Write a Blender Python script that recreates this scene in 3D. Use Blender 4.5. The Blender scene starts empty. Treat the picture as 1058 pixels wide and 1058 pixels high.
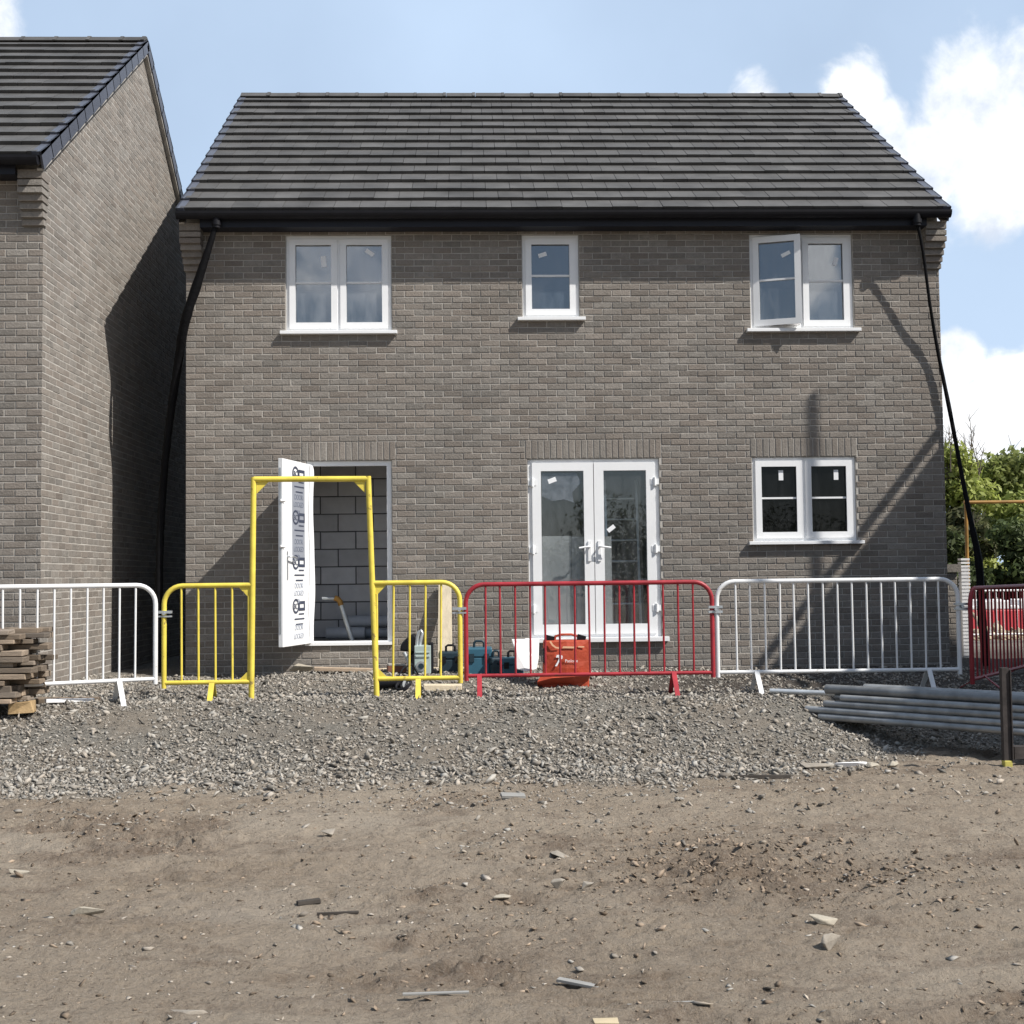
import bpy, bmesh, math, random
import numpy as np
from mathutils import Vector, Matrix
random.seed(7); rng = np.random.default_rng(11)
C = bpy.context.scene.collection
sc = bpy.context.scene
rad = math.radians

# ------------------------------------------------------------------ camera
FPX, CD, CH, YAW, PITCH, ROLL = 1322.145, 15.1285, 1.0937, 0.03309, 0.05137, -0.01156
def cam_axes():
    cy, sy, cp, sp = math.cos(YAW), math.sin(YAW), math.cos(PITCH), math.sin(PITCH)
    w = Vector((sy*cp, cy*cp, sp)); r = Vector((cy, -sy, 0)); u = r.cross(w)
    c, s = math.cos(ROLL), math.sin(ROLL)
    return c*r + s*u, -s*r + c*u, w
CR, CU, CW = cam_axes()
def sky_dir(px, py):
    return (CW + CR*(px-529)/FPX - CU*(py-529)/FPX).normalized()
cam = bpy.data.objects.new('camera', bpy.data.cameras.new('camera')); C.objects.link(cam)
M4 = Matrix((CR, CU, -CW)).transposed().to_4x4(); M4.translation = (0, -CD, CH)
cam.matrix_world = M4
cam.data.sensor_width = 36; cam.data.lens = FPX/1058*36; cam.data.clip_end = 2000; cam.data.clip_start = .05
sc.camera = cam

# ------------------------------------------------------------------ light
TO_SUN = Vector((1.7, -1.0, 2.1)).normalized()
sun = bpy.data.objects.new('sun', bpy.data.lights.new('sun', 'SUN')); C.objects.link(sun)
sun.data.energy = 5.0; sun.data.angle = rad(.55); sun.data.color = (1, .955, .89)
sun.rotation_euler = TO_SUN.to_track_quat('Z', 'Y').to_euler()
sun.location = (8, -8, 12)
W = bpy.data.worlds.new('World'); sc.world = W; W.use_nodes = True
nt = W.node_tree; nt.nodes.clear()
N = nt.nodes.new; L = nt.links.new
def mathn(tree, op, a, b=None, clamp=False):
    n = tree.nodes.new('ShaderNodeMath'); n.operation = op; n.use_clamp = clamp
    for i, v in enumerate((a, b)):
        if v is None: continue
        if isinstance(v, (int, float)): n.inputs[i].default_value = v
        else: tree.links.new(v, n.inputs[i])
    return n.outputs[0]
out = N('ShaderNodeOutputWorld'); bg = N('ShaderNodeBackground'); L(bg.outputs[0], out.inputs[0])
sky = N('ShaderNodeTexSky'); sky.sky_type = 'NISHITA'; sky.sun_disc = False
sky.sun_elevation = math.asin(TO_SUN.z); sky.sun_rotation = math.atan2(TO_SUN.x, TO_SUN.y)
sky.air_density = 1.0; sky.dust_density = 1.2; sky.ozone_density = 1.0; sky.altitude = 50
tc = N('ShaderNodeTexCoord')
def noise(tree, vec, scale, detail=6, rough=.55, dist=0):
    n = tree.nodes.new('ShaderNodeTexNoise'); n.inputs['Scale'].default_value = scale
    n.inputs['Detail'].default_value = detail; n.inputs['Roughness'].default_value = rough
    n.inputs['Distortion'].default_value = dist
    if vec is not None: tree.links.new(vec, n.inputs['Vector'])
    return n.outputs[0]
nz = noise(nt, tc.outputs['Generated'], 9, 10, .58, .3)
nzs = mathn(nt, 'MULTIPLY', mathn(nt, 'SUBTRACT', nz, .5), 3.4)
clouds = [(882, 98, .034, 1), (1005, 122, .058, 1), (1062, 150, .085, 1.1), (955, 165, .048, 1), (1035, 205, .045, 1), (915, 130, .03, .9), (1130, 140, .10, 1),
          (788, 98, .020, .45), (1050, 402, .044, 1), (992, 372, .026, 1), (1012, 440, .05, .9), (1110, 400, .07, 1), (-22, 0, .04, .45), (1080, 470, .08, 1), (960, 215, .02, .8)]
acc = None
for px, py, r, k in clouds + [((-.105, -.97, .235), 0, .05, .35), ((.25, -.94, .25), 0, .05, .3), ((-.3, -.9, .3), 0, .12, .9), ((.45, -.85, .33), 0, .12, .9)]:
    d = N('ShaderNodeVectorMath'); d.operation = 'DISTANCE'; L(tc.outputs['Generated'], d.inputs[0])
    d.inputs[1].default_value = Vector(px).normalized() if isinstance(px, tuple) else sky_dir(px, py)
    v = mathn(nt, 'MULTIPLY', mathn(nt, 'SUBTRACT', 1.0, mathn(nt, 'DIVIDE', d.outputs['Value'], r)), 1.5*k)
    v = mathn(nt, 'MINIMUM', v, .9)
    acc = v if acc is None else mathn(nt, 'MAXIMUM', acc, v)
cl = mathn(nt, 'ADD', acc, nzs)
# fair-weather cloud spread over the rest of the sky, behind and above the camera
sep = N('ShaderNodeSeparateXYZ'); L(tc.outputs['Generated'], sep.inputs[0])
nz2 = noise(nt, tc.outputs['Generated'], 2.6, 8, .6, .4)
wide = mathn(nt, 'SUBTRACT', mathn(nt, 'MULTIPLY', mathn(nt, 'SUBTRACT', nz2, .60), 6), mathn(nt, 'MULTIPLY', mathn(nt, 'ADD', sep.outputs[1], .15, True), 8))
cl = mathn(nt, 'MAXIMUM', cl, wide)
mr = N('ShaderNodeMapRange'); mr.interpolation_type = 'SMOOTHSTEP'; L(cl, mr.inputs[0])
mr.inputs[1].default_value = .0; mr.inputs[2].default_value = .62
# thin high veil that pales the blue
veil = mathn(nt, 'ADD', mathn(nt, 'MULTIPLY', noise(nt, tc.outputs['Generated'], 3.5, 5, .5), .5), .52)
north = N('ShaderNodeMapRange'); north.interpolation_type = 'SMOOTHSTEP'; L(sep.outputs[1], north.inputs[0])
north.inputs[1].default_value = -.3; north.inputs[2].default_value = .55; north.inputs[3].default_value = .22
veilm = N('ShaderNodeMix'); veilm.data_type = 'RGBA'; L(mathn(nt, 'MULTIPLY', veil, north.outputs[0]), veilm.inputs[0]); L(sky.outputs[0], veilm.inputs[6]); veilm.inputs[7].default_value = (7.6, 9.6, 12.4, 1)
mixc = N('ShaderNodeMix'); mixc.data_type = 'RGBA'; L(mr.outputs[0], mixc.inputs[0]); L(veilm.outputs[2], mixc.inputs[6])
sh = noise(nt, tc.outputs['Generated'], 14, 8, .6)
ramp = N('ShaderNodeValToRGB'); L(sh, ramp.inputs[0])
ramp.color_ramp.elements[0].position = .36; ramp.color_ramp.elements[0].color = (8.6, 9.5, 11.0, 1)
ramp.color_ramp.elements[1].position = .56; ramp.color_ramp.elements[1].color = (14, 14.2, 14.5, 1)
L(ramp.outputs[0], mixc.inputs[7]); L(mixc.outputs[2], bg.inputs[0]); bg.inputs[1].default_value = .07
sc.view_settings.view_transform = 'Standard'; sc.view_settings.look = 'None'; sc.view_settings.gamma = 1
sc.view_settings.exposure = .31
sc.cycles.max_bounces = 8; sc.cycles.transparent_max_bounces = 12

# ------------------------------------------------------------------ materials
def col(c): return (c[0], c[1], c[2], 1)
def mat(name, base, rough=.6, metal=0, var=.12, scale=6, bump=0, bscale=60, tint=0, base2=None, stretch=None, spec=.4, tintcol=None, fine=0, wear=None, macro=0):
    m = bpy.data.materials.new(name); m.use_nodes = True; t = m.node_tree
    b = t.nodes['Principled BSDF']; tcn = t.nodes.new('ShaderNodeTexCoord'); vec = tcn.outputs['Object']
    if stretch:
        mp = t.nodes.new('ShaderNodeMapping'); mp.inputs['Scale'].default_value = stretch; t.links.new(vec, mp.inputs[0]); vec = mp.outputs[0]
    mix = t.nodes.new('ShaderNodeMix'); mix.data_type = 'RGBA'
    c1 = [x*(1-var) for x in base]; c2 = base2 if base2 else [min(x*(1+var), 1) for x in base]
    mix.inputs[6].default_value = col(c1); mix.inputs[7].default_value = col(c2)
    r = t.nodes.new('ShaderNodeMapRange'); r.inputs[1].default_value = .3; r.inputs[2].default_value = .7
    t.links.new(noise(t, vec, scale, 6, .6), r.inputs[0]); t.links.new(r.outputs[0], mix.inputs[0])
    o = mix.outputs[2]
    if tint:
        a = t.nodes.new('ShaderNodeAttribute'); a.attribute_name = 'tint'
        k = mathn(t, 'ADD', mathn(t, 'MULTIPLY', a.outputs['Fac'], 2*tint), 1-tint)
        if tintcol:
            m2 = t.nodes.new('ShaderNodeMix'); m2.data_type = 'RGBA'; m2.inputs[7].default_value = col(tintcol); t.links.new(o, m2.inputs[6])
            fr = t.nodes.new('ShaderNodeMath'); fr.operation = 'FRACT'; t.links.new(mathn(t, 'MULTIPLY', a.outputs['Fac'], 37.7), fr.inputs[0])
            t.links.new(mathn(t, 'MULTIPLY', fr.outputs[0], .75), m2.inputs[0]); o = m2.outputs[2]
        v = t.nodes.new('ShaderNodeVectorMath'); v.operation = 'SCALE'; t.links.new(o, v.inputs[0]); t.links.new(k, v.inputs['Scale']); o = v.outputs[0]
    if fine:
        v = t.nodes.new('ShaderNodeVectorMath'); v.operation = 'SCALE'; t.links.new(o, v.inputs[0])
        t.links.new(mathn(t, 'ADD', mathn(t, 'MULTIPLY', noise(t, vec, bscale, 4, .7), 2*fine), 1-fine), v.inputs['Scale']); o = v.outputs[0]
    if macro:
        v = t.nodes.new('ShaderNodeVectorMath'); v.operation = 'SCALE'; t.links.new(o, v.inputs[0])
        t.links.new(mathn(t, 'ADD', mathn(t, 'MULTIPLY', noise(t, vec, .9, 6, .65, .6), 2*macro), 1-macro), v.inputs['Scale']); o = v.outputs[0]
    if wear:
        wc, th, wsc = wear; m3 = t.nodes.new('ShaderNodeMix'); m3.data_type = 'RGBA'; t.links.new(o, m3.inputs[6]); m3.inputs[7].default_value = col(wc)
        r3 = t.nodes.new('ShaderNodeMapRange'); r3.inputs[1].default_value = th; r3.inputs[2].default_value = th+.05; r3.inputs[4].default_value = .85
        t.links.new(noise(t, vec, wsc, 8, .7, .4), r3.inputs[0]); t.links.new(r3.outputs[0], m3.inputs[0]); o = m3.outputs[2]
    t.links.new(o, b.inputs['Base Color'])
    b.inputs['Roughness'].default_value = rough; b.inputs['Metallic'].default_value = metal; b.inputs['Specular IOR Level'].default_value = spec
    if bump:
        bn = t.nodes.new('ShaderNodeBump'); bn.inputs['Strength'].default_value = 1; bn.inputs['Distance'].default_value = bump
        t.links.new(noise(t, vec, bscale, 5, .65), bn.inputs['Height']); t.links.new(bn.outputs[0], b.inputs['Normal'])
    return m
def glass(name, dust=.08, refl=1.6, tintc=(.72, .76, .76), dcol=(.5, .53, .56), streak=(3, 3, .7)):
    m = bpy.data.materials.new(name); m.use_nodes = True; t = m.node_tree; t.nodes.clear()
    o = t.nodes.new('ShaderNodeOutputMaterial'); tr = t.nodes.new('ShaderNodeBsdfTransparent'); tr.inputs[0].default_value = col(tintc)
    gl = t.nodes.new('ShaderNodeBsdfGlossy'); gl.inputs['Roughness'].default_value = .012; gl.inputs[0].default_value = (.95, .97, 1, 1)
    lw = t.nodes.new('ShaderNodeLayerWeight'); lw.inputs[0].default_value = .5
    frv = mathn(t, 'ADD', mathn(t, 'MULTIPLY', mathn(t, 'POWER', lw.outputs['Facing'], 5), .9), .045)
    tcn = t.nodes.new('ShaderNodeTexCoord'); mp = t.nodes.new('ShaderNodeMapping'); mp.inputs['Scale'].default_value = streak; t.links.new(tcn.outputs['Object'], mp.inputs[0])
    bn = t.nodes.new('ShaderNodeBump'); bn.inputs['Distance'].default_value = .0009; t.links.new(noise(t, tcn.outputs['Object'], 1.6, 2, .5), bn.inputs['Height'])
    t.links.new(bn.outputs[0], gl.inputs['Normal'])
    m1 = t.nodes.new('ShaderNodeMixShader'); t.links.new(mathn(t, 'MULTIPLY', frv, refl, True), m1.inputs[0]); t.links.new(tr.outputs[0], m1.inputs[1]); t.links.new(gl.outputs[0], m1.inputs[2])
    df = t.nodes.new('ShaderNodeBsdfDiffuse'); df.inputs[0].default_value = col(dcol)
    m2 = t.nodes.new('ShaderNodeMixShader')
    r = t.nodes.new('ShaderNodeMapRange'); r.inputs[1].default_value = .35; r.inputs[2].default_value = .75; r.inputs[3].default_value = dust*.3; r.inputs[4].default_value = dust*2
    t.links.new(noise(t, mp.outputs[0], 3.5, 7, .65, .8), r.inputs[0])
    t.links.new(r.outputs[0], m2.inputs[0]); t.links.new(m1.outputs[0], m2.inputs[1]); t.links.new(df.outputs[0], m2.inputs[2]); t.links.new(m2.outputs[0], o.inputs[0])
    return m
BRICK = mat('brick', (.232, .215, .194), .9, var=.16, scale=16, bump=.008, bscale=50, tint=.20, tintcol=(.205, .175, .150), fine=.40, spec=.2, macro=.22)
MORTAR = mat('mortar', (.42, .398, .365), .95, macro=.25, var=.2, scale=5, bump=.003, bscale=90, spec=.2)
BLOCK = mat('concrete_block', (.60, .60, .62), .92, var=.08, scale=6, bump=.003, bscale=80, tint=.12, spec=.2)
TILE = mat('roof_tile', (.076, .074, .072), .78, var=.30, scale=2.2, bump=.002, bscale=60, tint=.20, fine=.15, spec=.4)
VERGE = mat('verge_plastic', (.078, .085, .108), .5, var=.1, tint=.12)
UPVC = mat('white_upvc', (.82, .83, .84), .35, var=.03, scale=4)
BLACKP = mat('black_plastic', (.010, .010, .013), .55, var=.2, spec=.2)
FASC = mat('dark_fascia', (.016, .018, .026), .5, var=.12, scale=2, spec=.25)
FILMB = mat('black_hose_film', (.005, .005, .006), .65, var=.3, spec=.12, bump=.01, bscale=18)
GLASS = glass('window_glass', .10, 5.2, (.5, .53, .54), dcol=(.52, .57, .63))
GLASSD = glass('door_glass', .035, 1.6, (.9, .92, .92))
GLASSB = glass('sky_tinted_window_glass', .07, 4.2, (.5, .54, .56), (.40, .50, .62))  # blue of the mirrored sky painted into the dust colour
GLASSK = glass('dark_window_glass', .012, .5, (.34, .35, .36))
PAPER = mat('sticker_paper', (.85, .86, .88), .6, var=.03)
FILM = mat('white_wrap_film', (.85, .865, .89), .3, var=.04, scale=7, bump=.006, bscale=9)
INKN = mat('navy_ink', (.055, .065, .10), .5, var=.05)
INKG = mat('grey_ink', (.42, .46, .54), .6, var=.1)
INKL = mat('slate_ink', (.14, .16, .21), .6, var=.1)
GREYP = mat('grey_film_pane', (.30, .32, .37), .3, var=.08, scale=5)
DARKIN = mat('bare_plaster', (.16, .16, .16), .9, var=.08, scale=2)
FLOORC = mat('concrete_floor', (.24, .235, .225), .9, var=.12, scale=3)
BOARD = mat('plasterboard', (.42, .42, .43), .85, var=.04)
ALU = mat('aluminium', (.62, .64, .66), .38, .75, var=.08)
WHITEPT = mat('white_barrier_paint', (.80, .81, .83), .42, var=.05, scale=9, base2=(.70, .70, .69), wear=((.22, .16, .11), .63, 9))
YELPT = mat('yellow_barrier_paint', (.72, .58, .09), .42, var=.16, scale=7, wear=((.22, .15, .07), .62, 10))
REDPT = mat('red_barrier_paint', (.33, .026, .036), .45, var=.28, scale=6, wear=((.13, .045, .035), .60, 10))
REDPT2 = mat('shaded_red_barrier_paint', (.27, .02, .025), .5, var=.25, scale=6)  # barrier red darkened to paint in the shade it stands in
GALV = mat('galvanised_steel', (.50, .53, .55), .42, .6, var=.18, scale=5, stretch=(1, 1, 1))
PIPE = mat('pipe_steel', (.25, .255, .255), .45, .45, var=.35, scale=5, tint=.35, bump=.001, bscale=40)
RUST = mat('rusty_steel', (.045, .038, .036), .75, .2, var=.4, scale=12, bump=.002, bscale=60)
WOOD = mat('weathered_wood', (.28, .215, .155), .88, var=.3, scale=4, bump=.004, bscale=30, tint=.5, stretch=(1, 8, 8), tintcol=(.17, .15, .13))
WOODP = mat('pale_timber', (.60, .52, .38), .8, var=.15, scale=4, bump=.003, bscale=30, stretch=(6, 6, 1))
ORANGE = mat('orange_bag_fabric', (.42, .064, .028), .55, var=.14, scale=6, bump=.012, bscale=7)
TEAL = mat('teal_case', (.035, .115, .17), .45, var=.12)
TEALD = mat('dark_teal_case', (.015, .035, .05), .5, var=.2)
SAGE = mat('sage_green_casing', (.40, .48, .46), .45, var=.08)
WHITES = mat('white_sheet', (.86, .86, .86), .6, var=.03)
ORGF = mat('orange_rusty_frame', (.30, .16, .035), .6, var=.3)
REDPL = mat('red_plastic', (.42, .02, .03), .5, var=.15)
WHPL = mat('white_plastic', (.78, .77, .77), .5, var=.08)
LEAF = [mat('leaf_'+n, c, .6, var=.25, scale=.6, tint=.5, spec=.3, tintcol=t2) for n, c, t2 in (
    ('bright', (.30, .35, .075), (.35, .37, .14)), ('mid', (.24, .29, .08), (.28, .30, .11)), ('dark', (.06, .085, .03), (.10, .125, .045)), ('olive', (.12, .12, .06), (.09, .11, .04)))]
for m_ in LEAF:
    t = m_.node_tree; b = t.nodes['Principled BSDF']; o = t.nodes['Material Output']; tl = t.nodes.new('ShaderNodeBsdfTranslucent'); mx_ = t.nodes.new('ShaderNodeMixShader'); mx_.inputs[0].default_value = .38
    t.links.new(b.inputs['Base Color'].links[0].from_socket, tl.inputs[0]); t.links.new(b.outputs[0], mx_.inputs[1]); t.links.new(tl.outputs[0], mx_.inputs[2]); t.links.new(mx_.outputs[0], o.inputs[0])
BARK = mat('bark', (.11, .09, .07), .9, var=.3, scale=6, bump=.01, bscale=20)
STONE = mat('gravel_stone', (.268, .256, .232), .94, var=.16, scale=14, tint=.50, fine=.16, bscale=90, tintcol=(.285, .245, .20), spec=.2)
SOILST = mat('soil_stone', (.32, .275, .22), .92, var=.15, scale=12, tint=.42, tintcol=(.31, .28, .25), spec=.2)
STONEP = mat('pale_stone', (.35, .315, .255), .9, var=.18, scale=18, bump=.004, bscale=60)
STONEG = mat('grey_stone', (.27, .24, .20), .9, var=.2, scale=18, bump=.004, bscale=60)
DARKW = mat('dark_damp_wood', (.05, .042, .035), .85, var=.3, scale=12)
GREYST = mat('grey_strip', (.27, .265, .25), .7, var=.15, scale=8)
TAN = mat('tan_offcut', (.46, .38, .25), .75, var=.1)

# ------------------------------------------------------------------ mesh builder
ORG = {}
class MB:
    def __init__(s): s.v = []; s.f = []; s.mi = []; s.t = []; s.sm = []
    def add(s, vs, fs, mi=0, tint=None, smooth=False):
        b = len(s.v); s.v += [tuple(x) for x in vs]; tint = random.random() if tint is None else tint
        for f in fs: s.f.append(tuple(b+i for i in f)); s.mi.append(mi); s.t.append(tint); s.sm.append(smooth)
    def box(s, x0, x1, y0, y1, z0, z1, mi=0, tint=None):
        s.add([(x, y, z) for z in (z0, z1) for y in (y0, y1) for x in (x0, x1)],
              [(0, 2, 3, 1), (4, 5, 7, 6), (0, 1, 5, 4), (2, 6, 7, 3), (0, 4, 6, 2), (1, 3, 7, 5)], mi, tint)
    def obox(s, c, size, R=None, mi=0, tint=None, jit=0):
        R = R or Matrix.Identity(3); h = Vector(size)/2; c = Vector(c)
        vs = [c + R @ Vector((sx*h.x + random.uniform(-jit, jit), sy*h.y + random.uniform(-jit, jit), sz*h.z + random.uniform(-jit, jit))) for sz in (-1, 1) for sy in (-1, 1) for sx in (-1, 1)]
        s.add(vs, [(0, 2, 3, 1), (4, 5, 7, 6), (0, 1, 5, 4), (2, 6, 7, 3), (0, 4, 6, 2), (1, 3, 7, 5)], mi, tint)
    def prism(s, poly, off, mi=0, tint=None):
        n = len(poly); off = Vector(off); a = [Vector(p) for p in poly]
        s.add(a + [p+off for p in a], [tuple(range(n))[::-1], tuple(range(n, 2*n))] + [(i, (i+1) % n, n+(i+1) % n, n+i) for i in range(n)], mi, tint)
    def tube(s, path, r, seg=10, mi=0, tint=None, cap=True):
        P = [Vector(p) for p in path]; n = len(P); rs = r if isinstance(r, (list, tuple)) else [r]*n
        vs = []; fs = []; up = None
        for i, p in enumerate(P):
            t = (P[min(i+1, n-1)] - P[max(i-1, 0)]).normalized()
            if up is None: up = t.orthogonal().normalized()
            up = (up - t*up.dot(t)).normalized(); q = t.cross(up)
            for k in range(seg):
                a = 2*math.pi*k/seg; vs.append(p + (up*math.cos(a) + q*math.sin(a))*rs[i])
        for i in range(n-1):
            for k in range(seg): fs.append((i*seg+k, i*seg+(k+1) % seg, (i+1)*seg+(k+1) % seg, (i+1)*seg+k))
        tint = random.random() if tint is None else tint
        s.add(vs, fs, mi, tint, True)
        if cap:
            s.add(vs[:seg], [tuple(range(seg))[::-1]], mi, tint); s.add(vs[-seg:], [tuple(range(seg))], mi, tint)
    def build(s, name, m, parent=None, org=None, bevel=0):
        o3 = Vector(org) if org is not None else (ORG[parent.name] if parent else Vector((0, 0, 0)))
        me = bpy.data.meshes.new(name); me.from_pydata([tuple(Vector(v)-o3) for v in s.v], [], s.f)
        ms = m if isinstance(m, (list, tuple)) else [m]
        for x in ms: me.materials.append(x)
        me.polygons.foreach_set('material_index', s.mi); me.polygons.foreach_set('use_smooth', s.sm)
        a = me.attributes.new('tint', 'FLOAT', 'FACE'); a.data.foreach_set('value', s.t)
        me.update(); ob = bpy.data.objects.new(name, me); C.objects.link(ob)
        if parent: ob.parent = parent; ORG[ob.name] = ORG[parent.name]
        else: ob.location = o3; ORG[ob.name] = o3
        if bevel:
            b = ob.modifiers.new('bevel', 'BEVEL'); b.width = bevel; b.segments = 2; b.limit_method = 'ANGLE'
        return ob
def tag(o, label=None, cat=None, group=None, kind=None):
    if label: o['label'] = label
    if cat: o['category'] = cat
    if group: o['group'] = group
    if kind: o['kind'] = kind
    return o
def thing(name, loc, label, cat, group=None):
    o = bpy.data.objects.new(name, None); C.objects.link(o); o.location = loc; o.empty_display_size = .2; ORG[o.name] = Vector(loc)
    return tag(o, label, cat, group)
def rz(a): return Matrix.Rotation(a, 3, 'Z')
def rxyz(x, y, z): return Matrix.Rotation(z, 3, 'Z') @ Matrix.Rotation(y, 3, 'Y') @ Matrix.Rotation(x, 3, 'X')
def text(name, body, size, mtx, m, parent, sx=1, align='CENTER'):
    cu = bpy.data.curves.new(name, 'FONT'); cu.body = body; cu.size = size; cu.align_x = align; cu.extrude = .0008; cu.materials.append(m)
    o = bpy.data.objects.new(name, cu); C.objects.link(o); mt = mtx.copy(); mt.translation -= ORG[parent.name]
    me = bpy.data.meshes.new_from_object(o); bpy.data.objects.remove(o); bpy.data.curves.remove(cu)
    me.transform(mt @ Matrix.Diagonal((sx, 1, 1, 1))); me.name = name; o = bpy.data.objects.new(name, me); C.objects.link(o)
    o.parent = parent; ORG[o.name] = ORG[parent.name]
    return o

# ------------------------------------------------------------------ ground
def sstep(a, b, x):
    t = np.clip((x-a)/(b-a), 0, 1); return t*t*(3-2*t)
_lat = rng.random((256, 256))
def vnoise(x, y, f):
    x = np.asarray(x, float)*f + 71.3; y = np.asarray(y, float)*f + 43.7
    xi = np.floor(x).astype(int); yi = np.floor(y).astype(int); u = x-xi; v = y-yi; u = u*u*(3-2*u); v = v*v*(3-2*v)
    g = lambda i, j: _lat[i & 255, j & 255]
    return (g(xi, yi)*(1-u)+g(xi+1, yi)*u)*(1-v) + (g(xi, yi+1)*(1-u)+g(xi+1, yi+1)*u)*v - .5
def fbm(x, y, f, o=4, g=.5):
    s = 0; a = 1
    for i in range(o): s = s + a*vnoise(x + 17*i, y - 9*i, f*2**i); a *= g
    return s
def base_z(x, y):
    x = np.asarray(x, float); y = np.asarray(y, float)
    k = sstep(2.0, 3.9, x)
    wob = .35*fbm(x, 0*x, .5, 3)
    ys = -3.55 + .75*k + wob*.4; ye = -5.75 + 1.15*k + wob
    z = -.34*(1-sstep(ye, ys, y)) - .10*(1-sstep(-11, -6, y))
    # shallow dip between the mound and the wall, right of the french doors
    z = z + .03*np.exp(-((y+3.75)/.35)**2)*(1-k)
    z = z - .05*np.exp(-((y+2.6)/.6)**2)*sstep(1.2, 2.2, x)*(1-.5*k)
    z = z + .075*sstep(-2.75, -1.9, y)*(1-sstep(-.9, -.1, y))*(1-sstep(1.0, 1.7, x))*sstep(-2.6, -1.6, x)
    z = z - .28*sstep(1, 4, y)*sstep(5.6, 7, x)
    return z
def zone_of(x, y):
    k = sstep(2.0, 3.9, x); e = -6.0 + 1.15*k + .55*fbm(x, y*.6, .7, 4)
    return sstep(e-.42, e+.42, y + .42*fbm(x, y, 2.2, 4, .65) + .25*fbm(x*.7, y, .8, 2))
def churn_of(x, y):
    c = sstep(.02, .34, fbm(x*.8+y*.25, y, .62, 4, .6))
    return np.maximum(c, np.exp(-(((np.asarray(x, float)-1.35)/.75)**2 + ((np.asarray(y, float)+8.6)/.75)**2)))
def gz(x, y):
    x = np.asarray(x, float); y = np.asarray(y, float); g = zone_of(x, y)
    near = ((np.abs(x) < 9) & (y > -16) & (y < 4)).astype(float)
    d = g*(.045*fbm(x, y, 1.3, 3) + .022*fbm(x, y, 6, 3))
    ch = churn_of(x, y)
    s = (1-g)*(.06*fbm(x*.45, y, .9, 3) + (.018*fbm(x*.55, y, 4.5, 4, .6) + .020*fbm(x*.8, y, 13, 3, .7)) - .022*sstep(.80, .98, 1-2.6*np.abs(fbm(x*.45+y*.12, y*1.25, 3.6, 4, .6)))*sstep(-.15, .15, fbm(x, y, .8, 2)) + ch*(.034*fbm(x*.7+y*.2, y*1.4, 6.5, 2, .65) + .05*fbm(x*.8, y*1.2, 15, 3, .7)-.006))
    ruts = (1-g)*.022*np.sin(y*7.5 + 1.2*fbm(x, y, .5, 2)*6)*sstep(.0, .25, fbm(x, y, .35, 2)) 
    return base_z(x, y) + near*(d + s + ruts) - .004
def gz1(x, y): return float(gz(np.array([x]), np.array([y]))[0])
def axis(lo, hi, step, far):
    a = list(np.arange(lo, hi+1e-6, step)); e = []; v = step; p = hi
    while p < far: v *= 1.35; p += v; e.append(p)
    f = []; v = step; p = lo
    while p > -far: v *= 1.35; p -= v; f.append(p)
    return np.array(f[::-1] + a + e)
ax = axis(-5.6, 6.2, .021, 600); ay = axis(-13.0, .2, .018, 600)
gx, gy = np.meshgrid(ax, ay); Z = gz(gx, gy); zo = zone_of(gx, gy)
nx, ny = len(ax), len(ay)
me = bpy.data.meshes.new('ground')
idx = np.arange(nx*ny).reshape(ny, nx)
quads = np.stack([idx[:-1, :-1], idx[:-1, 1:], idx[1:, 1:], idx[1:, :-1]], -1).reshape(-1, 4)
me.vertices.add(nx*ny); me.vertices.foreach_set('co', np.stack([gx, gy, Z], -1).ravel())
me.loops.add(quads.size); me.loops.foreach_set('vertex_index', quads.ravel())
me.polygons.add(len(quads)); me.polygons.foreach_set('loop_start', np.arange(0, quads.size, 4)); me.polygons.foreach_set('use_smooth', np.ones(len(quads), bool))
a = me.attributes.new('zone', 'FLOAT', 'POINT'); a.data.foreach_set('value', zo.ravel())
shade_mask = sstep(1.0, 2.4, gx)*sstep(-3.5, -3.1, gy)*(1-sstep(9, 12, gx))*(1-sstep(6.5, 9, gy))  # mask for ground shade painted as a darker tone, by the wall and back right
a = me.attributes.new('churn', 'FLOAT', 'POINT'); a.data.foreach_set('value', churn_of(gx, gy).ravel())
a = me.attributes.new('painted_shade', 'FLOAT', 'POINT'); a.data.foreach_set('value', shade_mask.ravel())
me.update(calc_edges=True)
gm = bpy.data.materials.new('site_ground'); gm.use_nodes = True; t = gm.node_tree; b = t.nodes['Principled BSDF']
geo = t.nodes.new('ShaderNodeNewGeometry'); P = geo.outputs['Position']
def mixn(tree, f, a, b):
    n = tree.nodes.new('ShaderNodeMix'); n.data_type = 'RGBA'
    for i, v in ((0, f), (6, a), (7, b)):
        if isinstance(v, (int, float)): n.inputs[i].default_value = v
        elif isinstance(v, tuple): n.inputs[i].default_value = col(v)
        else: tree.links.new(v, n.inputs[i])
    return n.outputs[2]
def mrange(tree, v, a, b, c=0, d=1):
    n = tree.nodes.new('ShaderNodeMapRange'); tree.links.new(v, n.inputs[0])
    for i, q in enumerate((a, b, c, d)): n.inputs[i+1].default_value = q
    return n.outputs[0]
mp = t.nodes.new('ShaderNodeMapping'); mp.inputs['Scale'].default_value = (.5, 1, 1); t.links.new(P, mp.inputs[0]); PS = mp.outputs[0]
soil = mixn(t, mrange(t, noise(t, PS, 1.1, 6, .6), .35, .65), (.255, .205, .153), (.345, .290, .226))
soil = mixn(t, mrange(t, noise(t, PS, 3.2, 7, .7, .5), .52, .70, 0, .85), soil, (.145, .106, .077))
soil = mixn(t, mrange(t, noise(t, PS, .9, 5, .6, .3), .56, .70, 0, .7), soil, (.355, .305, .245))
soil = mixn(t, mrange(t, noise(t, PS, 9, 5, .7, .3), .56, .72, 0, .5), soil, (.325, .28, .225))
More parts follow.
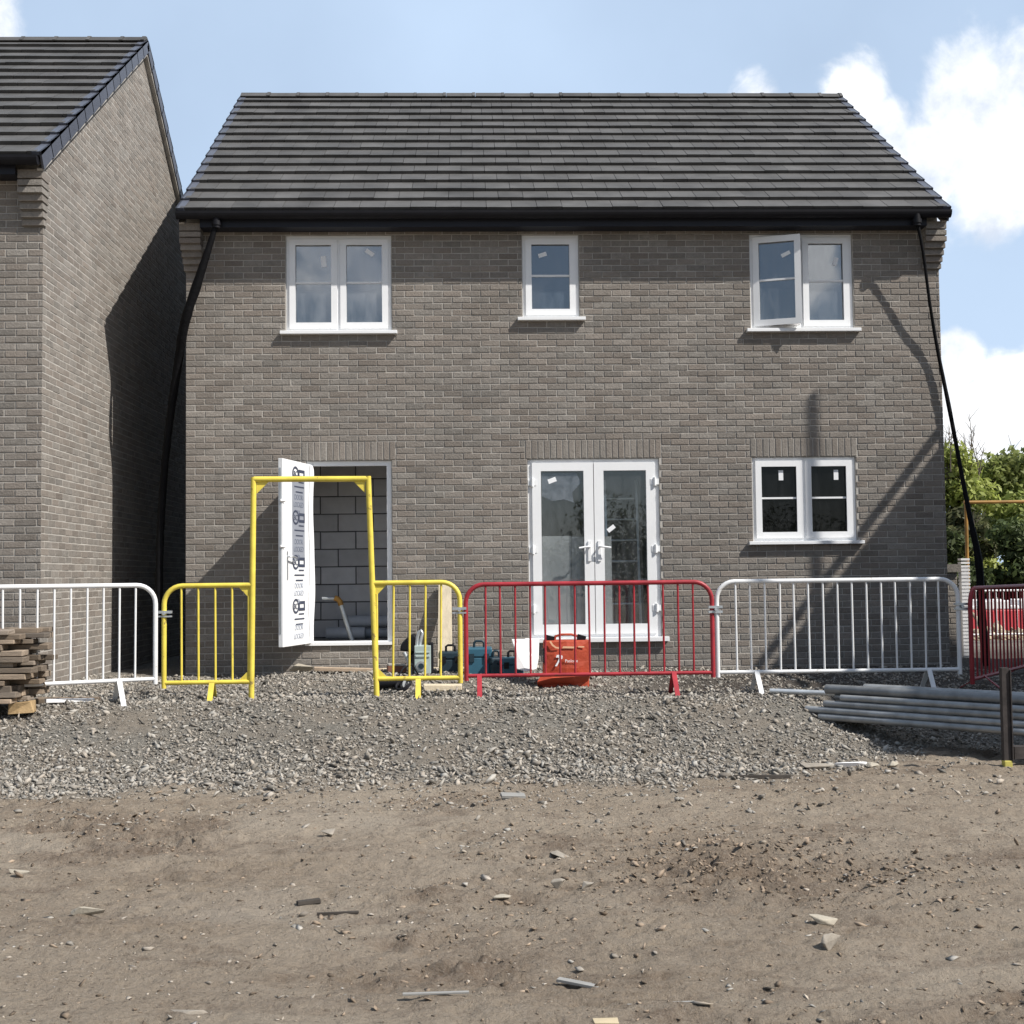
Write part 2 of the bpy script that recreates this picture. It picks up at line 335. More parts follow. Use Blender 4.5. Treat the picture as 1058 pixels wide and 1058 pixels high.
ac = t.nodes.new('ShaderNodeAttribute'); ac.attribute_name = 'churn'
soil = mixn(t, mathn(t, 'MULTIPLY', ac.outputs['Fac'], mrange(t, noise(t, PS, 6, 6, .7), .35, .6, .1, .8)), soil, (.150, .109, .079))
soil = mixn(t, mrange(t, noise(t, P, 55, 4, .75), .47, .75, 0, .6), soil, (.39, .335, .275))
soil = mixn(t, mrange(t, noise(t, P, 38, 4, .75), .55, .72, 0, .75), soil, (.085, .063, .048))
grav = mixn(t, mrange(t, noise(t, P, 26, 5, .7), .4, .65), (.15, .140, .122), (.28, .262, .228))
grav = mixn(t, mrange(t, noise(t, P, 1.6, 4, .6), .42, .62, .05, .65), grav, (.235, .198, .158))
at = t.nodes.new('ShaderNodeAttribute'); at.attribute_name = 'painted_shade'
grav = mixn(t, mathn(t, 'MULTIPLY', at.outputs['Fac'], .85), grav, (.065, .055, .048))  # shade painted into the ground colour
at = t.nodes.new('ShaderNodeAttribute'); at.attribute_name = 'zone'
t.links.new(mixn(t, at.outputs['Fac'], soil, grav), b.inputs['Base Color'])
b.inputs['Roughness'].default_value = .95; b.inputs['Specular IOR Level'].default_value = .15
bn = t.nodes.new('ShaderNodeBump'); bn.inputs['Strength'].default_value = 1; bn.inputs['Distance'].default_value = .05
t.links.new(noise(t, P, 17, 9, .74), bn.inputs['Height']); t.links.new(bn.outputs[0], b.inputs['Normal'])
me.materials.append(gm)
tag(bpy.data.objects.new('ground', me), kind='structure'); C.objects.link(bpy.data.objects['ground'])

# ------------------------------------------------------------------ stones
def rock_protos(n, pts=9):
    res = []
    for i in range(n):
        bm = bmesh.new()
        for k in range(pts):
            v = Vector((random.gauss(0, 1), random.gauss(0, 1), random.gauss(0, 1))).normalized()*random.uniform(.8, 1.1)
            bm.verts.new((v.x*random.uniform(.8, 1.25), v.y*random.uniform(.5, .95), v.z*.55))
        r = bmesh.ops.convex_hull(bm, input=bm.verts); bmesh.ops.delete(bm, geom=[g for g in r['geom_interior'] if isinstance(g, bmesh.types.BMVert)], context='VERTS')
        bmesh.ops.triangulate(bm, faces=bm.faces); bm.verts.index_update()
        res.append((np.array([v.co[:] for v in bm.verts]), np.array([[v.index for v in f.verts] for f in bm.faces]))); bm.free()
    return res
PROT = rock_protos(14)
def scatter(name, pts, sizes, m, sink=.3, tints=None, tilt=.6, flat=1):
    n = len(pts); z = gz(pts[:, 0], pts[:, 1]); pid = rng.integers(len(PROT), size=n); V = []; F = []; T = []; off = 0
    for k, (pv, pf) in enumerate(PROT):
        q = np.where(pid == k)[0]; c = len(q)
        if not c: continue
        a, b, g = rng.normal(0, tilt, c), rng.normal(0, tilt, c), rng.random(c)*6.283
        ca, sa, cb, sb, cg, sg = np.cos(a), np.sin(a), np.cos(b), np.sin(b), np.cos(g), np.sin(g); o = np.zeros(c); l = np.ones(c)
        M_ = lambda r: np.array(r).transpose(2, 0, 1)
        Rm = M_([[cg, -sg, o], [sg, cg, o], [o, o, l]]) @ M_([[cb, o, sb], [o, l, o], [-sb, o, cb]]) @ M_([[l, o, o], [o, ca, -sa], [o, sa, ca]])
        sc_ = (sizes[q]*.5)[:, None]*np.stack([rng.uniform(.75, 1.4, c), rng.uniform(.65, 1.1, c), rng.uniform(.6, 1.1, c)*flat], -1)
        w = np.einsum('cij,cpj->cpi', Rm, pv[None]*sc_[:, None, :])
        zz = z[q] - w[:, :, 2].min(1)*(1-sink) - sizes[q]*.06
        w[:, :, 0] += pts[q, 0][:, None]; w[:, :, 1] += pts[q, 1][:, None]; w[:, :, 2] += zz[:, None]
        V.append(w.reshape(-1, 3)); F.append((pf[None] + (off + np.arange(c)*len(pv))[:, None, None]).reshape(-1, 3)); off += c*len(pv)
        T.append(np.repeat(rng.random(c) if tints is None else tints[q], len(pf)))
    V = np.concatenate(V); F = np.concatenate(F); T = np.concatenate(T)
    me = bpy.data.meshes.new(name); me.vertices.add(len(V)); me.vertices.foreach_set('co', V.ravel())
    me.loops.add(F.size); me.loops.foreach_set('vertex_index', F.ravel().astype(np.int32)); me.polygons.add(len(F)); me.polygons.foreach_set('loop_start', np.arange(0, F.size, 3))
    a = me.attributes.new('tint', 'FLOAT', 'FACE'); a.data.foreach_set('value', T)
    me.update(calc_edges=True); me.materials.append(m); o = bpy.data.objects.new(name, me); C.objects.link(o); return o
n = 170000
px = rng.uniform(-5.2, 5.8, n); py = rng.uniform(-7.4, -.12, n)
g = zone_of(px, py); cl_ = fbm(px, py, 1.1, 3)
cl2 = fbm(px*.8+9, py*1.2, .55, 3)
dens = g*np.clip(.84 + 1.3*cl_ + 1.2*cl2*(1-sstep(-1.2, .4, px)) + .12*sstep(-1.2, .4, px) + .45*sstep(-5.0, -5.7, py), .08, 1) + .05*sstep(-8, -6, py)
dens *= np.where((px > 1.4) & (py > -3.1), .35, 1)*np.where(py > -2.6, .7, 1)
keep = rng.random(n) < dens; pts = np.stack([px, py], -1)[keep]
sz = np.clip(np.exp(rng.normal(math.log(.0245), .50, len(pts))), .009, .085)
sz *= 1 + .12*sstep(-4.6, -5.8, pts[:, 1])
tag(scatter('gravel', pts, sz, STONE, .25, tilt=.42), 'loose grey crushed gravel heaped in a bank before the house', 'gravel', kind='stuff')
n = 27000
px = rng.uniform(-5.5, 5.5, n); py = -13 + 7.4*rng.random(n)**.9
cl_ = fbm(px*.7, py, 1.4, 4)
keep = rng.random(n) < np.clip(.34 + 1.5*cl_, .10, 1); pts = np.stack([px, py], -1)[keep]
sz = np.clip(np.exp(rng.normal(math.log(.0125), .62, len(pts))), .005, .07)
tag(scatter('pebbles', pts, sz, SOILST, .4, tilt=.22, flat=.75), 'small stones and clods scattered over the bare soil', 'pebbles', kind='stuff')
n = 50000
px = rng.uniform(-5.5, 5.5, n); py = -13 + 7.2*rng.random(n)**.9
keep = rng.random(n) < np.clip(0.10 + .8*churn_of(px, py), 0, 1); pts = np.stack([px, py], -1)[keep]
sz = np.clip(np.exp(rng.normal(math.log(.018), .5, len(pts))), .006, .06)
CLOD = mat('soil_clod', (.225, .175, .130), .95, var=.2, scale=10, tint=.5, spec=.15)
tag(scatter('soil_crumbs', pts, sz, CLOD, .3, tilt=.3, flat=.75), 'dark crumbs of churned soil on the bare ground', 'soil crumbs', kind='stuff')
n = 1500; pts = np.stack([1.35 + rng.normal(0, .55, n) , -8.5 + rng.normal(0, .45, n)], -1); pts[:, 0] -= .5*(pts[:, 1]+8.5)
tag(scatter('soil_clods', pts, np.clip(np.exp(rng.normal(math.log(.021), .5, n)), .008, .065), CLOD, .3, tilt=.3, flat=.8), 'churned dark clods where wheels have turned on the soil', 'soil clods', kind='stuff')
cx = rng.uniform(-4.6, 4.6, 90); cy = rng.uniform(-11.4, -6.2, 90); k = rng.integers(4, 26, 90); ii = np.repeat(np.arange(90), k)
pts = np.stack([cx[ii] + rng.normal(0, .16, len(ii)), cy[ii] + rng.normal(0, .09, len(ii))], -1); sz = np.clip(np.exp(rng.normal(math.log(.022), .5, len(pts))), .008, .06)
tag(scatter('stone_chips', pts, sz, STONE, .4, tilt=.22, flat=.7), 'little heaps of dull grey stone chips trodden into the soil', 'stone chips', kind='stuff')
def stone(x, y, s, m, label, flat=.7, pr=0, rot=0, el=1.3, sink=.25):
    pv, pf = PROT[pr % len(PROT)]; R = rz(rot); mb = MB(); z = gz1(x, y)
    vs = [R @ Vector((p[0]*s*.5*el, p[1]*s*.5, p[2]*s*.5*flat/.62)) for p in pv]; mn = min(v.z for v in vs)
    mb.add([v + Vector((x, y, z - mn*(1-sink))) for v in vs], [tuple(f) for f in pf])
    return tag(mb.build('stone', m, org=(x, y, z), bevel=s*.04), label, 'stone', 'single stones lying on the site ground')

# ------------------------------------------------------------------ brickwork
def clip_poly(poly, h):
    a, b_, c = h; outp = []; n = len(poly)
    for i in range(n):
        p, q = poly[i], poly[(i+1) % n]; dp = a*p[0]+b_*p[1]-c; dq = a*q[0]+b_*q[1]-c
        if dp <= 0: outp.append(p)
        if (dp < 0 < dq) or (dq < 0 < dp):
            t_ = dp/(dp-dq); outp.append((p[0]+t_*(q[0]-p[0]), p[1]+t_*(q[1]-p[1])))
    return outp
def put_brick(mb, fr, poly, mi=0, bev=.005, dj=.0022, mortar=.009, tint=None):
    if len(poly) < 3: return
    cx = sum(p[0] for p in poly)/len(poly); cz = sum(p[1] for p in poly)/len(poly)
    w = max(p[0] for p in poly)-min(p[0] for p in poly); h = max(p[1] for p in poly)-min(p[1] for p in poly)
    if w < .015 or h < .012: return
    n = len(poly); d0 = random.uniform(-dj, dj); vs = []
    for p in poly: vs.append(fr(p[0], p[1], mortar))
    for p in poly: vs.append(fr(p[0], p[1], d0+.004))
    for p in poly:
        q = (p[0] + math.copysign(min(bev, w*.3), cx-p[0]), p[1] + math.copysign(min(bev, h*.3), cz-p[1])); vs.append(fr(q[0]+random.uniform(-.001, .001), q[1]+random.uniform(-.0015, .0015), d0+random.uniform(-.0014, .0014)))
    fs = [(i, (i+1) % n, n+(i+1) % n, n+i) for i in range(n)] + [(n+i, n+(i+1) % n, 2*n+(i+1) % n, 2*n+i) for i in range(n)] + [tuple(range(2*n, 3*n))]
    mb.add(vs, fs, mi, min(max(random.gauss(.5, .24), 0), 1) if tint is None else tint)
def brickwork(mb, fr, u0, u1, v0, v1, holes=(), clips=(), bl=.225, bh=.075, j=.010, c0=.025, mi=0, **kw):
    n0 = math.floor((v0-c0)/bh + 1e-6); r = n0
    while c0 + r*bh < v1 - 1e-6:
        a = c0 + r*bh; top = a + bh; mid = (a+top)/2
        segs = [(u0, u1)]
        for hx0, hx1, hz0, hz1 in holes:
            if hz0 < mid < hz1:
                ns = []
                for s0, s1 in segs:
                    if hx1 <= s0 or hx0 >= s1: ns.append((s0, s1)); continue
                    if hx0 > s0: ns.append((s0, hx0))
                    if hx1 < s1: ns.append((hx1, s1))
                segs = ns
        for s0, s1 in segs:
            k = math.floor((s0-u0)/bl) - 1; off = (r % 2)*bl/2
            while True:
                b0 = u0 + off + k*bl; b1 = b0 + bl; k += 1
                if b0 >= s1 - .01: break
                x0, x1 = max(b0, s0), min(b1, s1)
                if x1 - x0 < .03: continue
                e0 = j/2 if x0 > u0+.001 else 0; e1 = j/2 if x1 < u1-.001 else 0
                jj = random.uniform(-.0018, .0018)
                poly = [(x0+e0, a+j/2+jj), (x1-e1, a+j/2+jj+random.uniform(-.001, .001)), (x1-e1, min(top, v1)-j/2+jj), (x0+e0, min(top, v1)-j/2+jj)]
                for h in clips: poly = clip_poly(poly, h)
                put_brick(mb, fr, poly, mi, **kw)
        r += 1
def soldier(mb, fr, u0, u1, v0, v1, mi=0):
    n = round((u1-u0)/.075); w = (u1-u0)/n
    for i in range(n):
        a = u0+i*w; put_brick(mb, fr, [(a+.005, v0+.004), (a+w-.005, v0+.004), (a+w-.005, v1-.004), (a+.005, v1-.004)], mi, tint=min(max(random.gauss(.62, .16), 0), 1))
def wall_slab(mb, fr, u0, u1, v0, v1, holes, d0, d1, mi=0):
    us = sorted({u0, u1, *[max(u0, min(u1, x)) for h in holes for x in h[:2]]}); 
    for a, b_ in zip(us[:-1], us[1:]):
        if b_-a < 1e-5: continue
        m_ = (a+b_)/2; hs = sorted([(h[2], h[3]) for h in holes if h[0] < m_ < h[1]]); z = v0
        for h0, h1 in hs + [(v1, None)]:
            if h0 > z+1e-5:
                c8 = [fr(u, v, d) for v in (z, h0) for d in (d0, d1) for u in (a, b_)]
                mb.add(c8, [(0, 2, 3, 1), (4, 5, 7, 6), (0, 1, 5, 4), (2, 6, 7, 3), (0, 4, 6, 2), (1, 3, 7, 5)], mi, .5)
            if h1: z = h1

# ------------------------------------------------------------------ house shells
ROOF_ANG = math.atan2(2.985, 4.24); CA, SA = math.cos(ROOF_ANG), math.sin(ROOF_ANG)
EY, EZ, RY, RZ = -.27, 5.405, 3.97, 8.39       # eave edge and ridge, seen from the front wall plane
GAUGE = 5.17/15
def slope_pt(x, s, h, yf=0, back=False):
    y = EY + s*CA - h*SA; z = EZ + s*SA + h*CA
    if back: y = 2*RY - y
    return (x, yf + y, z)
def tiles(mb, X0, X1, yf, back=False, cw=.298):
    for r in range(15):
        s0 = r*GAUGE; off = (r % 2)*cw/2; k = -1
        while True:
            a = X0 + off + k*cw; b_ = a+cw; k += 1
            if a >= X1-.01: break
            a = max(a, X0); b_ = min(b_, X1)
            if b_-a < .03: continue
            a += .0028; b_ -= .0028; h = .054 + random.uniform(-.003, .003); l = min(GAUGE+.06, 5.185-s0); ds = random.uniform(-.003, .003); hb = h + random.uniform(-.0015, .0015)
            P_ = [slope_pt(x, s, hh, yf, back) for s, hh in ((s0+ds, None), (s0+l, .008)) for x, hh in ((a, h if hh is None else hh), (b_, hb if hh is None else hh))]
            Q_ = [slope_pt(x, s, hh, yf, back) for s, hh in ((s0+ds+.004, .006), (s0+l, -.02)) for x in (a, b_)]
            mb.add(P_+Q_, [(0, 1, 3, 2), (4, 6, 7, 5), (0, 4, 5, 1), (0, 2, 6, 4), (1, 5, 7, 3), (2, 3, 7, 6)], 0, min(max(random.gauss(.5, .22), 0), 1))
def roof_parts(house, X0, X1, yf, left_verge, right_verge):
    mb = MB(); tiles(mb, X0+.02, X1-.02, yf)
    for bk in (0, 1):   # felted deck below the tiles and the rear slope
        P_ = [slope_pt(x, s, h, yf, bk) for h in (-.03, -.08) for s in (.03, 5.19) for x in (X0, X1)]
        mb.add(P_, [(0, 1, 3, 2), (4, 6, 7, 5), (0, 4, 5, 1), (0, 2, 6, 4), (1, 5, 7, 3), (2, 3, 7, 6)], 0, .3)
    for r in range(15):
        P_ = [slope_pt(x, s, h, yf, True) for s, h in ((r*GAUGE, .036), ((r+1)*GAUGE+.02, .006), (r*GAUGE, -.03), ((r+1)*GAUGE, -.03)) for x in (X0, X1)]
        mb.add(P_, [(0, 2, 3, 1), (0, 1, 5, 4), (0, 4, 6, 2), (1, 3, 7, 5)], 0, random.random())
    roof = mb.build('roof', TILE, house)
    mb = MB(); x = X0-.01
    while x < X1-.02:
        e = min(x+.44, X1+.01); 
        for (dz, w, a, b_) in ((0, .17, x+.004, e-.03), (.009, .175, e-.045, e-.002)):
            hz = RZ+.060+dz+random.uniform(-.003, .003); yr = yf+RY
            prof = [(yr-w, hz-w*.62), (yr-w*.45, hz-.022), (yr, hz), (yr+w*.45, hz-.022), (yr+w, hz-w*.62), (yr+w-.02, hz-w*.62-.012), (yr, hz-.03), (yr-w+.02, hz-w*.62-.012)]
            mb.prism([(a, p, q) for p, q in prof], (b_-a, 0, 0))
        x = e
    mb.build('ridge', TILE, roof)
    for on, xe, sg in ((left_verge, X0, -1), (right_verge, X1, 1)):
        if not on: continue
        mb = MB(); tr = MB()
        for bk in (False, True):
            for r in range(15):
                s0, s1 = r*GAUGE - .01, (r+1)*GAUGE+.015; tt = random.random()
                for (xa, xb, h0, h1) in ((xe-sg*.07, xe+sg*.028, .052, .046), (xe+sg*.006, xe+sg*.028, .05, -.13)):
                    lo = .012 if h1 > 0 else h1
                    c8 = [slope_pt(x_, s_, hh, yf, bk) for (s_, up) in ((s0, .052), (s1, .026)) for hh in (lo if lo > 0 else lo-.0+(.018 if s_ == s1 else 0), up) for x_ in (xa, xb)]
                    mb.add(c8, [(0, 2, 3, 1), (4, 5, 7, 6), (0, 1, 5, 4), (2, 6, 7, 3), (0, 4, 6, 2), (1, 3, 7, 5)], 0, tt)
            c8 = [slope_pt(x_, s_, hh, yf, bk) for s_ in (.0, 5.19) for hh in (-.150, -.126) for x_ in (xe-sg*.05, xe+sg*.012)]
            tr.add(c8, [(0, 2, 3, 1), (4, 5, 7, 6), (0, 1, 5, 4), (2, 6, 7, 3), (0, 4, 6, 2), (1, 3, 7, 5)], 0)
        mb.build('verge', VERGE, roof); tr.build('undercloak', MORTAR, roof)
    return roof
def eaves(house, X0, X1, yf, x_in0, x_in1):
    mb = MB(); mb.box(x_in0, x_in1, yf-.225, yf-.205, 5.235, 5.41); mb.box(x_in0, x_in1, yf-.204, yf+.0, 5.236, 5.248); mb.build('fascia', FASC, house)
    mb = MB(); ga, gb = X0-.012, X1+.012; prof = []
    for k in range(11):
        a = math.pi + math.pi*k/10; prof.append((yf-.292+.062*math.cos(a), 5.395+.085*math.sin(a)))
    inner = [(yf-.292+(p-(yf-.292))*.92, 5.395+(q-5.395)*.94) for p, q in prof[::-1]]
    pr = prof + inner
    mb.prism([(ga, p, q) for p, q in pr], (gb-ga, 0, 0))
    for xe in (ga-.006, gb): mb.prism([(xe, p, q) for p, q in prof], (.006, 0, 0))
    return mb.build('gutter', BLACKP, house)
def corbel(house, xa, xb, yf, out):
    mb = MB(); xs = 1 if out > 0 else -1
    for k in range(5):
        d = .035*(k+1); z0 = 4.75 + k*.075; h = .075 if k < 4 else .255; w = .006*(k+1)
        a, b_ = (xa, xb+w) if xs > 0 else (xa-w, xb)
        for z1_ in ([z0] if k < 4 else [z0, z0+.075, z0+.15]):
            hh = min(.075, z0+h-z1_) if z1_ < z0+.14 or k < 4 else z0+h-z1_
            mb.box(a, b_, yf-d, yf+.05, z1_+.013, z1_+hh-.003, tint=random.uniform(.25, .75))
        mb.box(a+.012, b_-.012, yf-d+.035, yf+.05, z0-.001, z0+h-.01, 0, .3)
    mb.build('corbel', [BRICK, MORTAR], house, bevel=.003)
def side_roofline(z): pass

# ------------------------------------------------------------------ the house under construction
XL, XR = -3.335, 5.70
H = thing('brick_house', (1.2, 0, 0), 'grey-brown brick house with french doors and an open side door behind the barriers', 'house', 'new brick houses with dark tiled roofs')
DOOR = (-1.93, -.92, .325, 2.5); FD = (.69, 2.262, .325, 2.5)
W1 = (-2.16, -.905, 4.0, 5.2); W2 = (.655, 1.338, 4.15, 5.2); W3 = (3.40, 4.65, 4.0, 5.2); W4 = (3.375, 4.625, 1.45, 2.5)
LINT = [(-1.98, -.87, 2.5, 2.725), (.665, 2.29, 2.5, 2.725), (3.355, 4.645, 2.5, 2.725)]
front = lambda u, v, d: (u, d, v)
mb = MB()
brickwork(mb, front, XL, XR, -.5, 5.275, [DOOR, FD, W1, W2, W3, W4] + LINT)
wall_slab(mb, front, XL+.002, XR-.002, -.6, 5.40, [DOOR, FD, W1, W2, W3, W4], .007, .30, 1)
for xa, xb in ((XL+.004, XL+.3), (XR-.3, XR-.004)):          # gable walls, capped by the roof slope
    mb.prism([(xa, .3, -.6), (xa, 7.94, -.6), (xa, 7.94, 5.35), (xa, RY, 8.25), (xa, .3, 5.6)], (xb-xa, 0, 0), 0 if xa < 0 else 1, .4)
mb.box(XL+.3, XR-.3, 7.64, 7.94, -.6, 5.4, 1, .5)
tn_ = SA/CA
brickwork(mb, lambda u, v, d: (XR-d, u, v), .01, 7.94, -.5, 8.4, clips=[(-tn_, 1, EZ-EY*tn_-.1), (tn_, 1, EZ+(2*RY-EY)*tn_-.1)], mortar=.0036, bev=.003, dj=.001)
wall = mb.build('wall', [BRICK, MORTAR], H)
for l in LINT:
    mb = MB(); soldier(mb, front, *l); mb.build('lintel', BRICK, H)
mb = MB()
mb.box(XL+.3, XR-.3, .3, 7.64, .26, .355); mb.build('ground_floor', FLOORC, H)
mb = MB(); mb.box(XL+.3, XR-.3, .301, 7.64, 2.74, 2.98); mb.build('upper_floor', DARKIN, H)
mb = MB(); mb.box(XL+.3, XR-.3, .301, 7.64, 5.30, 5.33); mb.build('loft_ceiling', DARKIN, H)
mb = MB()
fr_ = lambda u, v, d: (u, 1.30+d, v)
brickwork(mb, fr_, XL+.3, .28, .36, 2.74, bl=.45, bh=.225, j=.014, c0=.36, mi=0, bev=.006, dj=.002, mortar=.014)
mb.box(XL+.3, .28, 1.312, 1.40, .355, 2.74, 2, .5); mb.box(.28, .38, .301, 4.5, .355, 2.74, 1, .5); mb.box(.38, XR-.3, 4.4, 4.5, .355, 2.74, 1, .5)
mb.box(2.8, 2.9, .301, 4.4, .355, 2.74, 1, .5)
for xx in (-.2, 2.2): mb.box(xx, xx+.1, .301, 4.0, 2.98, 5.3, 1, .5)
mb.box(XL+.3, XR-.3, 3.4, 3.5, 2.98, 5.3, 1, .5)
mb.build('inner_wall', [BLOCK, DARKIN, mat('block_mortar', (.10, .10, .105), .95)], H)
roof_parts(H, XL-.03, XR+.03, 0, True, True)
eaves(H, XL-.03, XR+.03, 0, XL+.21, XR-.215)
corbel(H, XL-.012, XL+.205, 0, -1); corbel(H, XR-.21, XR+.012, 0, 1)

def rectframe(mb, fr, u0, u1, v0, v1, w, d0, d1, ws=None, mi=0):
    l, r_, b_, t_ = ws or (w, w, w, w)
    def bx(a, b2, c, d):
        c8 = [fr(u, v, dd) for v in (c, d) for dd in (d0, d1) for u in (a, b2)]
        mb.add(c8, [(0, 2, 3, 1), (4, 5, 7, 6), (0, 1, 5, 4), (2, 6, 7, 3), (0, 4, 6, 2), (1, 3, 7, 5)], mi, .5)
    bx(u0, u0+l, v0, v1); bx(u1-r_, u1, v0, v1); bx(u0+l, u1-r_, v0, v0+b_); bx(u0+l, u1-r_, v1-t_, v1)
def fbox(mb, fr, u0, u1, v0, v1, d0, d1, mi=0):
    c8 = [fr(u, v, dd) for v in (v0, v1) for dd in (d0, d1) for u in (u0, u1)]
    mb.add(c8, [(0, 2, 3, 1), (4, 5, 7, 6), (0, 1, 5, 4), (2, 6, 7, 3), (0, 4, 6, 2), (1, 3, 7, 5)], mi, .5)
def sticker(fr, u, v, d, w, h, ang, parent):
    mb = MB(); c, s = math.cos(ang), math.sin(ang); P_ = [(-w/2, -h/2), (w/2, -h/2), (w/2, h/2), (-w/2, h/2)]
    P_ = [(u+x*c-y*s, v+x*s+y*c) for x, y in P_]; mb.add([fr(x, y, d) for x, y in P_] + [fr(x, y, d+.0015) for x, y in P_], [(0, 1, 2, 3), (4, 7, 6, 5), (0, 4, 5, 1), (1, 5, 6, 2), (2, 6, 7, 3), (3, 7, 4, 0)])
    mb.build('sticker', PAPER, parent)
def window(hole, lights, stickers, gl, open_left=0, label=None):
    x0, x1, z0, z1 = hole; x0 += .004; x1 -= .004; z1 -= .004
    mb = MB(); zs = z0 + .042
    rectframe(mb, front, x0, x1, zs, z1, .05, .035, .10)
    n = lights; xm = (x0+x1)/2; bays = [(x0+.05, x1-.05)] if n == 1 else [(x0+.05, xm-.03), (xm+.03, x1-.05)]
    if n == 2: fbox(mb, front, xm-.03, xm+.03, zs+.05, z1-.05, .035, .10)
    win = mb.build('window', UPVC, H)
    if label: win['label'] = label
    mb = MB(); fbox(mb, front, x0-.066, x1+.07, z0+.002, zs, -.068, .05); mb.build('sill', UPVC, win, bevel=.004)
    for i, (a, b_) in enumerate(bays):
        fr = front
        if i == 0 and open_left:
            c, s = math.cos(open_left), math.sin(open_left)
            fr = lambda u, v, d, a=a, c=c, s=s: (a + (u-a)*c + (d-.03)*s, .03 - (u-a)*s + (d-.03)*c, v)
        mb = MB(); va, vb = zs+.05, z1-.05
        rectframe(mb, fr, a-.012, b_+.012, va-.012, vb+.012, .072, .016, .0348); rectframe(mb, fr, a+.002, b_-.002, va+.002, vb-.002, .052, .0352, .085)
        vm = (va+vb)/2 + .015; fbox(mb, fr, a+.06, b_-.06, vm-.011, vm+.011, .040, .075)
        sa = mb.build('sash', UPVC, win)
        mb = MB(); fbox(mb, fr, a+.05, b_-.05, va+.05, vb-.05, .056, .062); mb.build('pane', gl, win)
        for (su, sv, sw, sh_, an) in stickers[i]: sticker(fr, a + su*(b_-a), va + sv*(vb-va), .051, sw, sh_, an, win)
        if i == 0 and open_left:
            mb = MB(); fbox(mb, front, a+.25, a+.52, zs+.052, zs+.064, -.06, .03); mb.build('stay', WHPL, win)
    return win
window(W1, 2, [[(.72, .76, .06, .13, .1)], [(.62, .86, .11, .05, -.6)]], GLASS, label='white two-light window above the open side door')
window(W2, 1, [[(.34, .80, .10, .05, .3)]], GLASSB, label='narrow single-light window over the french doors')
window(W3, 2, [[(.70, .80, .11, .045, .4)], [(.74, .74, .05, .10, -.3)]], GLASS, rad(19), label='upper window with its hinged sash standing ajar')
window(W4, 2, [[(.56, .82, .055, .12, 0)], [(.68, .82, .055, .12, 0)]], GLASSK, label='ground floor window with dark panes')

# french doors
x0, x1, z0, z1 = FD; x0 += .004; x1 -= .004; z1 -= .004
mb = MB(); zs = z0+.055; rectframe(mb, front, x0, x1, zs, z1, .06, .035, .11); fd = mb.build('french_door', UPVC, H)
mb = MB(); fbox(mb, front, x0-.06, x1+.08, z0+.002, zs, -.075, .06); mb.build('sill', UPVC, fd, bevel=.004)
xm = (x0+x1)/2
for i, (a, b_) in enumerate(((x0+.05, xm-.004), (xm+.004, x1-.05))):
    mb = MB(); va, vb = zs+.04, z1-.04
    rectframe(mb, front, a, b_, va, vb, 0, .012, .08, (.105, .115, .115, .10) if i == 0 else (.115, .105, .115, .10)); mb.build('leaf', UPVC, fd)
    ga, gb = (a+.10, b_-.11) if i == 0 else (a+.11, b_-.10)
    mb = MB(); fbox(mb, front, ga, gb, va+.105, vb-.09, .042, .048); mb.build('pane', GLASSD, fd)
    hx = b_-.055 if i == 0 else a+.055; s = -1 if i == 0 else 1
    mb = MB(); fbox(mb, front, hx-.018, hx+.018, 1.28, 1.52, -.004, .012); mb.tube([(hx, -.002, 1.45), (hx, -.05, 1.45), (hx+s*.03, -.058, 1.45), (hx+s*.13, -.058, 1.435)], .012, 8); mb.build('handle', UPVC, fd)
    hx2 = x0+.052 if i == 0 else x1-.052
    for hz in (.72, 1.42, 2.22):
        mb = MB(); mb.tube([(hx2, .0, hz-.05), (hx2, .0, hz+.05)], .017, 8); fbox(mb, front, hx2-.05, hx2+.05, hz-.035, hz+.035, .006, .034); mb.build('hinge', UPVC, fd)
    if i == 0: sticker(front, ga+.14, vb-.21, .038, .10, .055, .35, fd)
    else: sticker(front, ga+.09, vb-.79, .038, .10, .05, .65, fd)
# torn protective film still clinging inside the panes
CLF = glass('clinging_film', .11, 1.2, (.85, .87, .9), (.55, .6, .66), (2, 2, 2))
mb = MB(); pts_ = [(.86, 2.33), (1.27, 2.33), (1.33, 2.22), (1.22, 2.10), (1.24, 1.98), (1.12, 2.02), (.98, 2.0), (.86, 2.06)]
mb.prism([(p, .0415, q) for p, q in pts_], (0, -.001, 0)); mb.build('film_remnant', CLF, fd)

# side door: frame, open leaf in wrapping
x0, x1, z0, z1 = DOOR; mb = MB(); rectframe(mb, front, x0+.004, x1-.004, z0+.036, z1-.004, 0, .04, .11, (.055, .055, .012, .055)); fbox(mb, front, x0-.01, x1+.01, z0+.002, z0+.036, -.03, .12)
mb.build('door_frame', UPVC, H)
hg = Vector((-1.862, .02, 0)); fe = Vector((-2.078, -.85, 0)); dl = (fe-hg).length; ux = (hg-fe)/dl; nn = ux.cross(Vector((0, 0, 1)))
lf = lambda u, v, d: tuple(fe + ux*u + Vector((0, 0, v)) - nn*d)       # u from free edge to hinge, d into the leaf
mb = MB(); fbox(mb, lf, 0, dl, .355, 2.455, 0, .052); door = mb.build('door', UPVC, H, bevel=.004); door['label'] = 'open white door wrapped in printed film'
mb = MB(); fbox(mb, lf, -.003, .0, .5, 2.35, .018, .038); mb.build('lock_strip', GALV, door)
for hz in (1.98, 1.47):
    mb = MB(); mb.tube([lf(-.02, hz, .02), lf(.02, hz, -.02)], .014, 8); mb.build('catch', WHPL, door)
mb = MB(); fbox(mb, lf, .28, .66, 1.33, 2.30, -.0025, .001); mb.build('wrapped_pane', GREYP, door)
